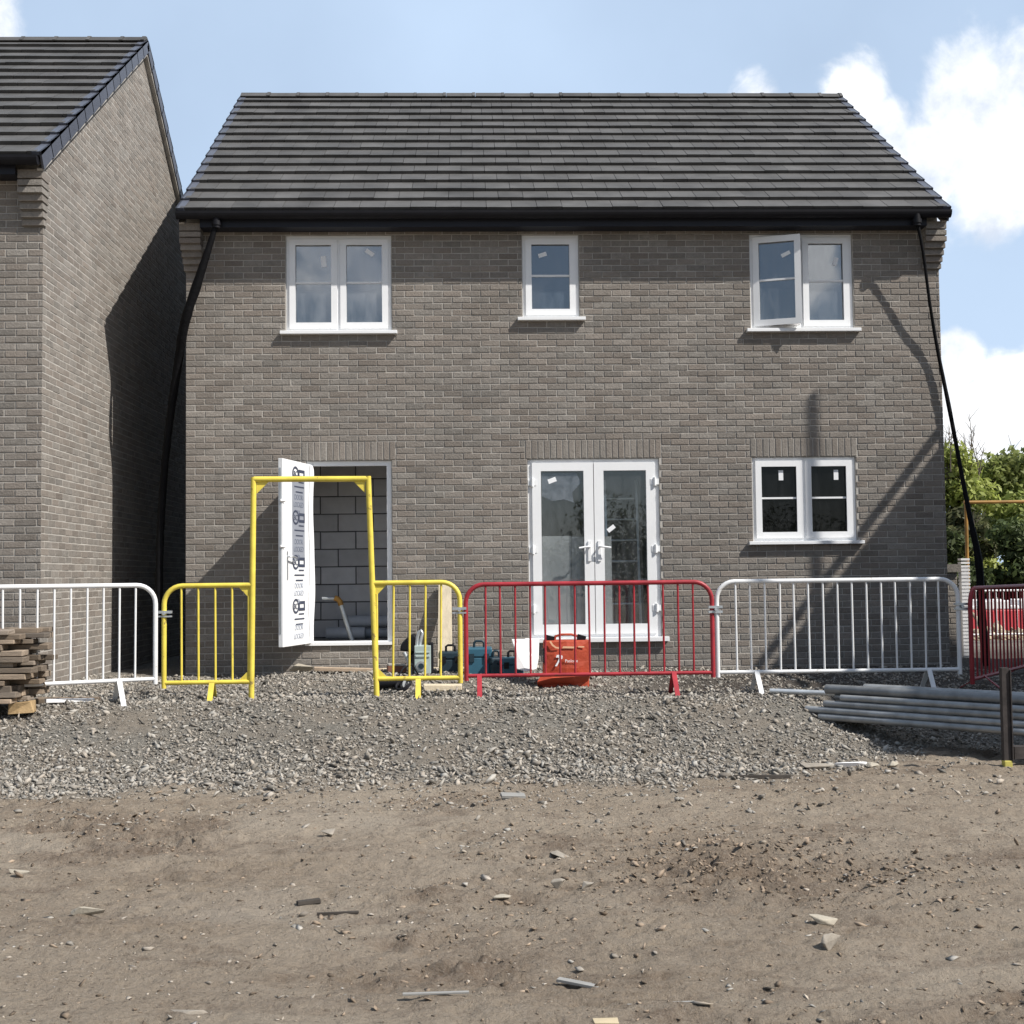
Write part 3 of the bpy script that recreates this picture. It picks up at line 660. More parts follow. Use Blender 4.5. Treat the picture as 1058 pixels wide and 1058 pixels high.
mb = MB(); fbox(mb, lf, .11, .145, 1.10, 1.42, -.006, 0); mb.tube([lf(.128, 1.36, 0), lf(.128, 1.36, -.05), lf(.17, 1.36, -.055), lf(.28, 1.345, -.055)], .011, 8); mb.build('handle', ALU, door)
mb = MB(); nz_, nu = 40, 8; vs = []; fs = []
for i in range(nz_+1):
    v = .358 + 2.09*i/nz_; bul = .005 + .020*math.exp(-((v-1.10)/.40)**2) + .008*math.exp(-((v-2.33)/.14)**2) + .003*math.sin(v*9); edge = .80 + .02*math.sin(v*6)
    for k in range(nu+1):
        q = k/nu; u = edge + (dl-edge+.02)*q; d = -.006 - bul*math.sin(q*math.pi*.5)**1.5
        if i in (0, nz_): d = -.006
        vs.append(lf(u, v, d))
for i in range(nz_):
    for k in range(nu): p = i*(nu+1)+k; fs.append((p, p+1, p+nu+2, p+nu+1))
mb.add(vs, fs, 0, .5, True); mb.build('wrapping', FILM, door)
def leaf_mtx(u, v, d=-.004):
    m = Matrix.Identity(4); 
    for r in range(3): m[r][0] = ux[r]; m[r][1] = (0, 0, 1)[r]; m[r][2] = nn[r]
    m.translation = Vector(lf(u, v, d)); return m
for zc in (2.31, 1.81, 1.30, .80):     # key-shaped printed badge
    mb = MB()
    uc = .47
    for ring in ((.085, .06, 0),):
        ro, ri, _ = ring; K = 20; o_ = []; i_ = []
        for k in range(K):
            a = 2*math.pi*k/K; o_.append(lf(uc-.09+ro*1.15*math.cos(a), zc+ro*math.sin(a), -.0042)); i_.append(lf(uc-.09+ri*1.15*math.cos(a), zc+ri*math.sin(a), -.0042))
        mb.add(o_+i_, [(k, (k+1) % K, K+(k+1) % K, K+k) for k in range(K)])
    for (a, b_, c, d) in ((uc-.0, uc+.19, zc+.022, zc+.055), (uc, uc+.19, zc-.055, zc-.022), (uc+.155, uc+.19, zc-.022, zc+.022), (uc, uc+.03, zc-.022, zc+.022)):
        mb.add([lf(a, c, -.0042), lf(b_, c, -.0042), lf(b_, d, -.0042), lf(a, d, -.0042)], [(0, 1, 2, 3)])
    for (w, zz) in ((.16, -.10), (.30, -.155), (.22, -.215)):
        q0 = uc+.02-w/2 + (.06 if zz > -.11 else 0); mb.add([lf(q0, zc+zz, -.0042), lf(q0+w, zc+zz, -.0042), lf(q0+w, zc+zz+.016, -.0042), lf(q0, zc+zz+.016, -.0042)], [(0, 1, 2, 3)])
    mb.build('printed_badge', INKN, door)
for zc, m_ in ((2.31, INKN), (1.81, INKN), (1.30, INKG), (.80, INKG)):
    text('lettering', 'BC', .09, leaf_mtx(.38, zc-.032, -.0043), INKN, door)
for zc, m_ in ((1.98, INKL), (1.47, INKL), (.97, INKG), (.47, INKG)):
    if zc > .6:
        text('lettering', 'DOOR', .085, leaf_mtx(.47, zc+.035), m_, door); text('lettering', 'LOCKED', .085, leaf_mtx(.47, zc-.05), m_, door, .9); text('lettering', '24', .075, leaf_mtx(.47, zc-.135), m_, door)
    else:
        text('lettering', 'DOOR', .085, leaf_mtx(.47, zc+.06), m_, door); text('lettering', 'LOCKED', .085, leaf_mtx(.47, zc-.04), m_, door, .9)

# things inside
mb = MB(); mb.tube([(-1.76, .62, .87), (-1.58, .62, .875)], .018, 10); mb.build
pp = thing('prop_pole', (-1.5, .5, .36), 'pale metal pole with a rusty angled joint leaning in the doorway', 'pole')
mb = MB(); mb.tube([(-1.575, .5, .80), (-1.44, .5, .362)], .030, 12); mb.build('pole', GALV, pp)
mb = MB(); mb.tube([(-1.80, .5, .868), (-1.635, .5, .87)], .020, 10); mb.build('arm', GALV, pp)
mb = MB(); mb.tube([(-1.65, .5, .875), (-1.61, .5, .86), (-1.585, .5, .83), (-1.57, .5, .785)], .034, 10); mb.build('joint', ORGF, pp)
ROLL = mat('grey_roll', (.42, .45, .50), .6, var=.1)
for (xa, xb, yy, zz, lb) in ((-1.80, -1.32, .95, .355+.075, 'short grey duct roll lying in front inside the doorway'), (-1.45, -.35, 1.12, .355+.075, 'long grey duct roll against the block wall inside the doorway'), (-1.55, -.40, 1.05, .355+.215, 'grey duct roll lying on top of the other rolls inside')):
    mb = MB(); mb.tube([(xa, yy, zz), (xb, yy, zz)], .074, 18); tag(mb.build('duct_roll', ROLL, org=(xa, yy, zz-.074)), lb, 'roll', 'grey rolls inside the side door')
ld = thing('ladder', (1.9, .62, .36), 'aluminium ladder leaning inside behind the french doors', 'ladder')
for xx in (1.68, 2.07):
    mb = MB(); mb.obox((xx, .58, 1.30), (.028, .06, 2.0), rxyz(rad(-8), 0, 0)); mb.build('rail', ALU, ld)
for k in range(7):
    mb = MB(); z_ = .50+.26*k; mb.tube([(1.69, .58-(z_-1.3)*math.tan(rad(-8))*1, z_), (2.06, .58-(z_-1.3)*math.tan(rad(-8)), z_)], .016, 8); mb.build('rung', ALU, ld)
mb = MB(); mb.box(.78, 1.205, .115, .135, .40, 1.585); mb.box(1.21, 1.69, .118, .138, .40, 1.575); tag(mb.build('plasterboard', BOARD, org=(1.2, .12, .38)), 'grey board standing inside against the french doors', 'board')
# drain hoses hanging from the gutter
def hose(name, pts, rs, label):
    P_ = [Vector(p) for p in pts]; Q = []; R_ = []
    for i in range(len(P_)-1):
        p0, p1, p2, p3 = P_[max(i-1, 0)], P_[i], P_[i+1], P_[min(i+2, len(P_)-1)]
        for k in range(8):
            t_ = k/8; Q.append(.5*((2*p1)+(-p0+p2)*t_+(2*p0-5*p1+4*p2-p3)*t_*t_+(-p0+3*p1-3*p2+p3)*t_**3)); R_.append(rs[i]*(1-t_)+rs[i+1]*t_)
    Q.append(P_[-1]); R_.append(rs[-1]); R_ = [r*random.uniform(.94, 1.06) for r in R_]
    t_ = thing(name, pts[-1], label, 'hose', 'black hoses draining the gutter')
    mb = MB(); mb.tube(Q, R_, 10); mb.build('hose', FILMB, t_)
    o = P_[0]; mb = MB(); mb.tube([o+Vector((0, 0, .10)), o+Vector((0, 0, -.06))], .045, 12); mb.tube([o+Vector((0, 0, .02)), o+Vector((0, 0, -.03))], .055, 12); mb.build('outlet', BLACKP, t_)
hose('drain_hose', [(5.34, -.30, 5.27), (5.42, -.25, 4.92), (5.52, -.16, 4.30), (5.63, -.075, 3.75), (5.765, -.06, 3.0), (5.86, -.1, 2.3), (5.93, -.15, 1.75), (6.00, -.2, 1.2), (6.02, -.2, .5), (6.04, -.25, .0)], [.020, .018, .018, .021, .026, .024, .030, .046, .05, .045], 'black hose hanging from the gutter end beside the hedge')
hose('drain_hose', [(-2.92, -.28, 5.27), (-3.02, -.25, 4.97), (-3.17, -.18, 4.56), (-3.33, -.09, 4.12), (-3.46, .10, 3.6), (-3.57, .2, 3.0), (-3.66, .25, 2.2), (-3.70, .25, 1.2), (-3.70, .25, .02)], [.026, .040, .055, .056, .050, .045, .045, .045, .045], 'thick black hose sagging from the gutter into the gap between the houses')

# ------------------------------------------------------------------ neighbouring house at the left
XB, YF2 = -4.355, -1.98; XA = -12.5
H2 = thing('brick_house', (XB, YF2, 0), 'brick house with a sunlit windowless gable, cut off by the picture edge', 'house', 'new brick houses with dark tiled roofs')
mb = MB()
brickwork(mb, lambda u, v, d: (u, YF2+d, v), XA, XB, -.5, 5.275)
gab = lambda u, v, d: (XB-d, YF2+u, v)
tn = SA/CA; off = EZ - EY*0
# the roof slope on the gable: z = EZ + (y-EY)*tan - drop
drop = .10
cl1 = (-tn, 1, EZ - EY*tn - drop); cl2 = (tn, 1, EZ + (2*RY-EY)*tn - drop)
brickwork(mb, gab, 0, 7.94, -.5, 8.45, clips=[cl1, cl2], mortar=.0045, bev=.003, dj=.0012)
mb.box(XA, XB-.30, YF2+.007, YF2+.28, -.6, 5.35, 1, .5)
mb.prism([(XB-.30, YF2+.007, -.6), (XB-.30, YF2+7.94, -.6), (XB-.30, YF2+7.94, 5.45), (XB-.30, YF2+RY, 8.28), (XB-.30, YF2+.007, 5.45)], (.297, 0, 0), 1, .5)
mb.box(XA, XB-.3, YF2+7.64, YF2+7.94, -.6, 5.35, 1, .5)
mb.build('wall', [BRICK, MORTAR], H2)
roof_parts(H2, XA, XB+.045, YF2, False, True)
eaves(H2, XA, XB+.02, YF2, XA, XB-.215)
corbel(H2, XB-.21, XB+.010, YF2, 1)

# ------------------------------------------------------------------ unseen house and scaffold, added at the right to throw shade on the wall
H3 = thing('brick_house', (8.0, -3, 0), 'unseen brick house added beyond the right edge to shade the wall', 'house')
NX = 8.45; bx = mat('plain_brick', (.21, .185, .16), .9, var=.2, scale=20)
mb = MB(); mb.box(NX, NX+6, -7.8, -1.4, -.6, 5.5); mb.build('wall', bx, H3)
mb = MB(); mb.prism([(NX-.30, -7.85, 5.50), (NX-.30, -7.85, 5.70), (NX+3, -7.85, 8.0), (NX+6.3, -7.85, 5.70), (NX+6.3, -7.85, 5.50)], (0, 6.55, 0)); mb.build('roof', TILE, H3)
S3 = thing('added_scaffold', (7.85, -3, 0), 'unseen poles and board added past the right edge to stripe the wall with shade', 'added_scaffold')
mb = MB(); mb.box(7.98, 8.03, -6.5, 1.2, 5.65, 5.755); mb.build('shade_board', WOODP, S3)
for yy in (-6.3, -2.25, 1.0):
    mb = MB(); mb.tube([(7.94, yy, gz1(7.94, yy)-.02), (7.94, yy, 7.95)], .045, 10); mb.build('standard', GALV, S3)

# ------------------------------------------------------------------ barriers
def arc_frame(Lx, zt, zb, r, post_drop):
    P_ = [(0, 0, zb-post_drop)]
    P_ += [(0, 0, zt-r)] + [(r-r*math.cos(a), 0, zt-r+r*math.sin(a)) for a in [math.pi/2*k/7 for k in range(1, 8)]]
    P_ += [(Lx-r+r*math.sin(a), 0, zt-r+r*math.cos(a)) for a in [math.pi/2*k/7 for k in range(0, 8)]] + [(Lx, 0, zb-post_drop)]
    return P_
def barrier(loc, rot, Lx, m, label, group, feet=(.34, 1.93), clamp=True, n=15, zt=1.055, lean=0, clamp_mat=None, foot_spread=.24):
    t_ = thing('pedestrian_barrier', loc, label, 'barrier', group); t_.rotation_euler = (lean, 0, rot); ORG[t_.name] = Vector((0, 0, 0))
    mb = MB(); mb.tube(arc_frame(Lx, zt-.02, .19, .17, .045), .0215, 12); mb.tube([(.01, 0, .19), (Lx-.01, 0, .19)], .018, 10); mb.build('frame', m, t_)
    sp = (Lx-.36)/(n-1)
    for k in range(n):
        x = .18+sp*k; jx = random.uniform(-.006, .006); mb = MB(); mb.tube([(x+jx, random.uniform(-.004, .004), zt-.03), (x, 0, .195)], .0098, 8); mb.build('bar', m, t_)
    for x in feet:
        mb = MB(); g_ = loc[2]
        for s in (-1, 1):
            wx = x*math.cos(rot)-s*foot_spread*math.sin(rot)+loc[0]; wy = x*math.sin(rot)+s*foot_spread*math.cos(rot)+loc[1]; zf = gz1(wx, wy)-loc[2]-.015
            mb.prism([(x-.022, s*.012-.006, .20), (x+.022, s*.012-.006, .20), (x+.022, s*foot_spread-.006, zf), (x-.022, s*foot_spread-.006, zf)], (0, .012, 0))
        mb.build('foot', m, t_)
    if clamp:
        mb = MB(); mb.obox((Lx+.03, -.005, .80), (.13, .055, .022)); mb.obox((Lx+.03, -.005, .755), (.13, .05, .022)); mb.tube([(Lx+.03, -.045, .778), (Lx+.03, .03, .778)], .014, 8); mb.build('clamp', clamp_mat or GALV, t_)
    return t_
GB = 'steel pedestrian barriers fencing off the house'
barrier((-.045, -3.2, -.0), 0, 2.30, REDPT, 'red steel barrier in front of the french doors, orange bag behind it', GB, feet=(.12, 1.93))
barrier((2.30, -3.2, .0), rad(-.6), 2.275, WHITEPT, 'white steel barrier standing behind the pile of steel pipes', GB, feet=(.36, 1.98))
a_ = rad(26); Lb = 2.3
barrier((-2.85-Lb*math.cos(a_), -3.42-Lb*math.sin(a_), .03), a_, Lb, WHITEPT, 'white steel barrier partly hidden by the stack of old boards', GB, feet=(.36, 1.98), clamp=False)
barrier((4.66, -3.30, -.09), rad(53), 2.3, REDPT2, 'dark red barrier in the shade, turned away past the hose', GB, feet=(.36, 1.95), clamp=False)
barrier((9.2, 9.4, -.30), rad(4), 2.3, WHITEPT, 'distant white barrier in front of the plastic road barriers', GB, clamp=False)
barrier((11.55, 9.56, -.30), rad(2), 2.3, WHITEPT, 'farthest white barrier at the picture edge near the hedge', GB, clamp=False)

# yellow walk-through gate
G = thing('walkthrough_gate', (-1.45, -3.2, 0), 'yellow steel walk-through gate with a tall open arch between two low panels', 'gate')
y = -3.2
pl_t, pl_b, pr_t, pr_b = (-2.003, y, 2.055), (-2.027, y, gz1(-2.03, y)-.03), (-.942, y, 2.055), (-.874, y, gz1(-.87, y)-.03)
mb = MB(); mb.tube([pl_b, pl_t], .0265, 12)
mb.tube([pr_b, pr_t], .0265, 12); mb.build('post', YELPT, G)
mb = MB(); mb.tube([(-2.0, y, 2.035), (-.945, y, 2.03)], .027, 12)
for (xa, s) in ((-1.975, 1), (-.972, -1)): mb.prism([(xa, y-.004, 2.02), (xa+s*.12, y-.004, 2.02), (xa, y-.004, 1.90)], (0, .008, 0))
mb.build('top_bar', YELPT, G)
def gate_panel(xp, xe, zt, zr, bars, footx, s):
    r = .17; P_ = [(xp, y, zt)] + [(xe-s*r+s*r*math.sin(a), y, zt-r+r*math.cos(a)) for a in [math.pi/2*k/7 for k in range(8)]] + [(xe - s*.0, y, zr-.05)]
    mb = MB(); mb.tube(P_, .023, 12); mb.tube([(xp, y, zr), (xe, y, zr)], .021, 10)
    q = xp + s*.02; mb.prism([(q, y-.004, zt-.015), (q+s*.11, y-.004, zt-.015), (q, y-.004, zt-.13)], (0, .008, 0)); mb.prism([(q, y-.004, zr+.012), (q+s*.11, y-.004, zr+.012), (q, y-.004, zr+.12)], (0, .008, 0))
    pn = mb.build('side_panel', YELPT, G)
    for x in bars:
        mb = MB(); mb.tube([(x+.008*s, y, zt-.01), (x-.004, y, zr)], .0105, 8); mb.build('bar', YELPT, pn)
    mb = MB(); mb.tube([(xp+s*.035, y, zt-.1), (xp+s*.035, y, zr+.1)], .012, 8); mb.build('inner_rail', YELPT, pn)
    mb = MB()
    for q in (-1, 1): mb.prism([(footx-.024, y+q*.012-.006, zr), (footx+.024, y+q*.012-.006, zr), (footx+.024, y+q*.13-.006, gz1(footx, y+q*.13)-.02), (footx-.024, y+q*.13-.006, gz1(footx, y+q*.13)-.02)], (0, .012, 0))
    mb.build('foot', YELPT, pn)
    mb = MB(); cx_ = xe - s*.035 + s*.01; mb.obox((cx_+s*.02, y-.005, .815), (.13, .055, .024)); mb.obox((cx_+s*.02, y-.005, .775), (.13, .045, .014)); mb.tube([(cx_+s*.02, y-.045, .80), (cx_+s*.02, y+.03, .80)], .014, 8); mb.build('clamp', GALV, pn)
gate_panel(-2.015, -2.825, 1.055, .165, (-2.66, -2.505, -2.35, -2.195), -2.385, -1)
gate_panel(-.905, -.10, 1.06, .175, (-.72, -.57, -.425, -.28), -.49, 1)

# ------------------------------------------------------------------ stack of boards
SG = 'old boards piled in the stack by the white barrier'
ordn = ['topmost', 'second', 'third', 'fourth', 'fifth', 'sixth', 'seventh', 'eighth', 'ninth', 'tenth', 'eleventh', 'twelfth', 'thirteenth']
sx, sy = -4.60, -3.95; nl = 13; gz0 = gz1(-4.2, -3.9)
mb = MB(); mb.obox((-3.84, -4.02, gz0+.045), (.20, .14, .10), rxyz(0, 0, .2), jit=.016); tag(mb.build('timber_block', mat('ochre_timber', (.36, .25, .13), .85, var=.4, scale=9, bump=.004), org=(-3.83, -4.02, gz0)), 'short yellowish timber block under the right end of the board stack', 'timber block')
mb = MB(); mb.obox((-4.75, -3.95, gz0+.04), (.16, .5, .09), rxyz(0, 0, .05), jit=.008); tag(mb.build('timber_block', DARKW, org=(-4.75, -3.95, gz0)), 'dark timber bearer under the hidden end of the board stack', 'timber block')
z = gz0+.098
for k in range(nl):
    th = random.choice((.04, .046, .052)); rows = (-.15, .03, .2)
    for q, dy in enumerate(rows):
        ln = random.uniform(1.15, 1.35); xr = -3.70 + random.uniform(-.17, .09) - .05*(q == 0)*random.random(); w = random.uniform(.13, .165)
        if k in (3, 6, 9) and q == 0: xr -= .22
        mb = MB(); mb.obox((xr-ln/2, sy+dy-.02, z+th/2), (ln, w, th-.003), rxyz(random.uniform(-.02, .02), random.uniform(-.008, .008), random.uniform(-.04, .04)), jit=.005)
        lv = nl-1-k; side = ('front', 'middle', 'rear')[q]
        lab = ('%s board of the %s layer in the old board stack' % (side, ordn[lv])) if lv else ('%s board of the topmost layer on the old board stack' % side)
        tag(mb.build('board', WOOD, org=(xr, sy+dy, z), bevel=.006), 'weathered brown ' + lab, 'board', SG)
    z += th

# ------------------------------------------------------------------ steel pipes and rack post
pA = Vector((3.02, -4.02, 0)); pd = Vector((1.27, -1.30, 0)).normalized(); pn_ = Vector((-pd.y, pd.x, 0))
PG = 'steel pipes in the pile on the ground'
pz = max(gz1(3.1, -4.1), gz1(3.9, -4.95), gz1(4.5, -5.6))
def pipe(start, lat, zz, r, ln, label, m=PIPE, tilt=0):
    a = pA + pd*start + pn_*lat + Vector((0, 0, pz+zz)); b_ = a + pd*ln + Vector((0, 0, tilt))
    mb = MB(); tt = random.random(); mb.tube([a, b_], r, 14, tint=tt, cap=False); mb.tube([b_, a], r*.84, 14, tint=.0, cap=False)
    K = 14; u_ = pn_; w_ = Vector((0, 0, 1))
    for c in (a, b_):
        ring = [c + (u_*math.cos(2*math.pi*k/K)+w_*math.sin(2*math.pi*k/K))*rr for rr in (r, r*.84) for k in range(K)]
        mb.add(ring, [(k, (k+1) % K, K+(k+1) % K, K+k) for k in range(K)], 0, tt)
    return tag(mb.build('steel_pipe', m, org=a), label, 'pipe', PG)
pipe(0.02, -0.03, 0.036, .0295, 4.2, 'lowest steel pipe at the front of the pile')
pipe(-0.03, 0.05, 0.036, .0295, 4.2, 'lowest steel pipe second from the front of the pile')
pipe(0.1, 0.13, 0.036, .0295, 4.2, 'lowest steel pipe in the middle of the pile')
pipe(0, 0.21, 0.036, .0295, 4.2, 'lowest steel pipe at the back of the pile')
pipe(-0.12, -0.01, 0.092, .0295, 4.2, 'second-layer steel pipe at the front with its end sticking out')
pipe(0.14, 0.08, 0.092, .0295, 4.2, 'second-layer steel pipe in the middle of the pile')
pipe(0.06, 0.16, 0.092, .0295, 4.2, 'second-layer steel pipe at the back of the pile')
pipe(0.05, 0.01, 0.148, .0295, 4.2, 'third-layer steel pipe at the front of the pile')
pipe(0.22, 0.1, 0.148, .0295, 4.2, 'third-layer steel pipe in the middle of the pile')
pipe(0.12, 0.18, 0.148, .0295, 4.2, 'third-layer steel pipe at the back of the pile')
pipe(0.2, 0.03, 0.204, .0295, 4.2, 'fourth-layer steel pipe at the front, under the thick pipe')
pipe(0.1, 0.12, 0.204, .0295, 4.2, 'fourth-layer steel pipe at the back of the pile')
pipe(.03, .08, .268, .042, 4.2, 'thick pipe lying along the top front of the pile')
pipe(.34, .19, .272, .050, 4.2, 'thickest blue-grey pipe on top at the back of the pile')
mb = MB(); a = Vector((2.72, -3.47, gz1(2.72, -3.47)+.035)); b_ = Vector((3.75, -3.75, pz+.18)); mb.tube([a, b_], .024, 12); tag(mb.build('steel_pipe', GALV, org=a), 'thin pale pipe poking out behind the pile under the white barrier', 'pipe', PG)
R = thing('rack_post', (3.88, -5.92, gz1(3.88, -5.92)), 'dark rusty steel post with a yellow foot holding back the pipes', 'post')
gp = gz1(3.85, -5.9)
mb = MB(); mb.box(3.895, 3.95, -5.80, -5.75, gp+.06, .39); mb.box(3.952, 3.959, -5.815, -5.75, gp+.06, .375); mb.build('upright', RUST, R)
mb = MB(); mb.obox((4.50, -5.62, gp+.11), (1.05, .09, .09), rz(.18)); mb.build('base_beam', RUST, R)
mb = MB(); mb.obox((3.922, -5.78, gp+.03), (.06, .06, .065)); mb.build('foot_cap', mat('yellow_foot_paint', (.42, .37, .09), .8, var=.35), R, bevel=.006)

# ------------------------------------------------------------------ tools and bags by the wall
B = thing('tool_bag', (.95, -2.35, gz1(.95, -2.35)), 'bright orange tool bag with white lettering behind the red barrier', 'bag')
bz = gz1(.95, -2.35) - .02; yb = -2.42
bm_pts = []
def bagbox(mb, x0b, x1b, x0t, x1t, ya, yc, z0, z1, lift=.0, n=7):
    vs = []; fs = []
    for i in range(n+1):
        q = i/n; a = x0b+(x0t-x0b)*q; b2 = x1b+(x1t-x1b)*q; z_ = z0+(z1-z0)*q; bu = .025*math.sin(q*math.pi); w = .006*math.sin(q*13)
        for (X_, Y_) in ((a, ya+w), (a+(b2-a)*.25, ya-bu-w), (a+(b2-a)*.5, ya-bu*1.3+w), (a+(b2-a)*.75, ya-bu+w), (b2, ya), (b2-.01, yc), ((a+b2)/2, yc+.01), (a+.01, yc)): vs.append((X_, Y_, z_))
    for i in range(n):
        for k in range(8): fs.append((i*8+k, i*8+(k+1) % 8, i*8+8+(k+1) % 8, i*8+8+k))
    fs += [tuple(range(8))[::-1], tuple(range(n*8, n*8+8))]; mb.add(vs, fs)
mb = MB(); bagbox(mb, .70, 1.165, .715, 1.185, yb, yb+.20, bz, bz+.475); mb.build('body', ORANGE, B, bevel=.012)
mb = MB(); fv = [(.645, yb-.07, bz+.075), (.80, yb-.10, bz+.115), (1.0, yb-.105, bz+.125), (1.165, yb-.06, bz+.13), (1.185, yb, bz+.16), (.70, yb, bz+.16), (.66, yb+.08, bz), (.85, yb+.05, bz), (1.03, yb+.05, bz), (1.15, yb+.08, bz)]
mb.add(fv, [(0, 1, 5), (1, 2, 5), (2, 4, 5), (2, 3, 4), (0, 6, 7, 1), (1, 7, 8, 2), (2, 8, 9, 3), (3, 9, 4), (0, 5, 6)]); mb.build('flap', ORANGE, B, bevel=.004)
mb = MB(); zt = bz+.475
mb.tube([(.83, yb+.06, zt-.01), (.84, yb+.06, zt+.04), (.90, yb+.06, zt+.055), (1.00, yb+.06, zt+.055), (1.06, yb+.06, zt+.04), (1.07, yb+.06, zt-.01)], .013, 8); mb.build('handle', ORANGE, B)
for q in (.785, 1.10):
    mb = MB(); mb.obox((q, yb+.07, zt+.02), (.085, .06, .05), rxyz(0, .25, 0), jit=.006); mb.build('strap', BLACKP, B)
mb = MB(); mb.obox((.725, yb-.012, bz+.33), (.03, .03, .14)); mb.build('side_clip', BLACKP, B)
mb = MB(); P3 = [(.775, zt-.01), (.80, zt-.05), (.835, zt-.075), (.87, zt-.08), (.87, zt-.065), (.84, zt-.06), (.81, zt-.035), (.79, zt)]
mb.prism([(p, yb-.030, q) for p, q in P3], (0, .004, 0)); mb.prism([(.90, yb-.032, zt-.075), (1.02, yb-.032, zt-.078), (1.03, yb-.032, zt-.06), (.91, yb-.032, zt-.056)], (0, .004, 0)); mb.prism([(1.06, yb-.026, zt-.07), (1.12, yb-.026, zt-.07), (1.12, yb-.026, zt-.058), (1.06, yb-.026, zt-.056)], (0, .004, 0))
mb.build('trim', mat('pale_orange_trim', (.80, .48, .30), .5, var=.1), B)
mb = MB(); mx, mz = .825, bz+.225   # white mark beside the lettering
mk = [(.0, 0), (.022, 0), (.055, .065), (.075, .072), (.078, .10), (.055, .112), (.02, .11), (.012, .085), (.035, .085), (.042, .075), (.03, .05)]
mb.prism([(mx+p, yb-.040, mz+q) for p, q in mk], (0, .004, 0)); mb.build('logo', PAPER, B)
tm = Matrix.Rotation(rad(90), 4, 'X'); tm.translation = Vector((.99, yb-.041, bz+.262)); text('lettering', 'Paslode', .042, tm, PAPER, B)

mb = MB(); zg = gz1(.55, -1.9); mb.prism([(.415, -2.0, zg+.40), (.44, -2.04, zg+.30), (.455, -2.08, zg+.10), (.56, -2.10, zg+.075), (.665, -2.06, zg+.095), (.69, -2.02, zg+.20), (.70, -1.98, zg+.40)], (0, .045, .0)); tag(mb.build('paper_sack', WHITES, org=(.55, -2, zg), bevel=.01), 'white sack leaning against the side of the orange bag', 'sack')
def toolcase(x, y_, w, d, h, m, m2, label, rot=0):
    z0_ = gz1(x, y_)-.005; t_ = thing('tool_case', (x, y_, z0_), label, 'tool case', 'teal tool cases behind the barriers'); ORG[t_.name] = Vector((0, 0, 0)); t_.rotation_euler = (0, 0, rot)
    mb = MB(); mb.box(-w/2, w/2, -d/2, d/2, 0, h*.66); mb.build('body', m, t_, bevel=.012)
    mb = MB(); mb.box(-w/2-.006, w/2+.006, -d/2-.006, d/2+.006, h*.665, h); mb.build('lid', m, t_, bevel=.014)
    mb = MB(); mb.tube([(-w*.2, 0, h-.005), (-w*.2, 0, h+.05), (-w*.12, 0, h+.065), (w*.12, 0, h+.065), (w*.2, 0, h+.05), (w*.2, 0, h-.005)], .013, 8); mb.build('handle', m2, t_)
    for q in (-.3, .3):
        mb = MB(); mb.box(w*q-.025, w*q+.025, -d/2-.016, -d/2+.0, h*.5, h*.8); mb.build('latch', m2, t_)
toolcase(.085, -1.55, .26, .34, .285, TEAL, TEALD, 'taller teal case between the red barrier post and the black case')
toolcase(.43, -1.75, .22, .26, .215, TEAL, BLACKP, 'small teal case with a black carry handle beside the white sack')
toolcase(.26, -1.72, .15, .25, .20, TEALD, TEALD, 'dark blue-black case pressed between two teal cases', .2)
toolcase(-.22, -1.35, .24, .30, .225, TEALD, BLACKP, 'black-blue case standing at the foot of the leaning timber')
# machine: sage green casing with a round grille and a hooked carry bar
zg = gz1(-.52, -1.5)
Mx = thing('site_vacuum', (-.5, -1.45, zg), 'pale green boxy site machine with a round vent, by the leaning timber', 'machine')
mb = MB(); mb.box(-.595, -.425, -1.6, -1.36, zg+.02, zg+.31); mb.box(-.585, -.435, -1.61, -1.601, zg+.19, zg+.215); mb.box(-.585, -.435, -1.61, -1.601, zg+.235, zg+.25); mb.build('casing', SAGE, Mx, bevel=.016)
mb = MB(); mb.tube([(-.525, -1.602, zg+.10), (-.525, -1.625, zg+.10)], .052, 20); mb.build('vent', GALV, Mx)
mb = MB(); mb.tube([(-.525, -1.624, zg+.10), (-.525, -1.632, zg+.10)], .030, 16); mb.build('vent_hub', TEALD, Mx)
mb = MB(); mb.tube([(-.575, -1.48, zg+.30), (-.565, -1.48, zg+.40), (-.55, -1.48, zg+.455), (-.53, -1.48, zg+.47), (-.515, -1.48, zg+.44), (-.53, -1.48, zg+.37), (-.545, -1.48, zg+.30)], .017, 8); mb.build('hook', ALU, Mx)
mb = MB(); mb.box(-.455, -.40, -1.5, -1.40, zg+.02, zg+.34); mb.build('hose_holder', BLACKP, Mx, bevel=.01)
mb = MB(); mb.tube([(-.64, -1.5, zg), (-.655, -1.5, zg+.12), (-.69, -1.5, zg+.20), (-.71, -1.5, zg+.24)], .022, 8); tag(mb.build('pipe_offcut', GALV, org=(-.64, -1.5, zg)), 'bent grey tube standing beside the green site machine', 'tube')
mb = MB(); pvs = []
mb.prism([(-.77, -1.25, zg+.24), (-.60, -1.25, zg+.22), (-.575, -1.25, zg+.38), (-.61, -1.25, zg+.42), (-.68, -1.25, zg+.385), (-.755, -1.25, zg+.31)], (.0, .14, .01)); mb.box(-.66, -.60, -1.2, -1.12, zg-.01, zg+.23); tag(mb.build('black_bag', BLACKP, org=(-.65, -1.2, zg), bevel=.02), 'black sack slumped behind the green machine', 'sack')
mb = MB(); zt_ = 1.02; mb.prism([(-.385, -.34, gz1(-.3, -.34)), (-.215, -.34, gz1(-.3, -.34)), (-.225, -.03, zt_+.02), (-.375, -.03, zt_)], (0, -.045, -.008)); tag(mb.build('plank', WOODP, org=(-.3, -.34, .0), bevel=.004), 'pale wide plank leaning upright against the brick wall', 'plank')
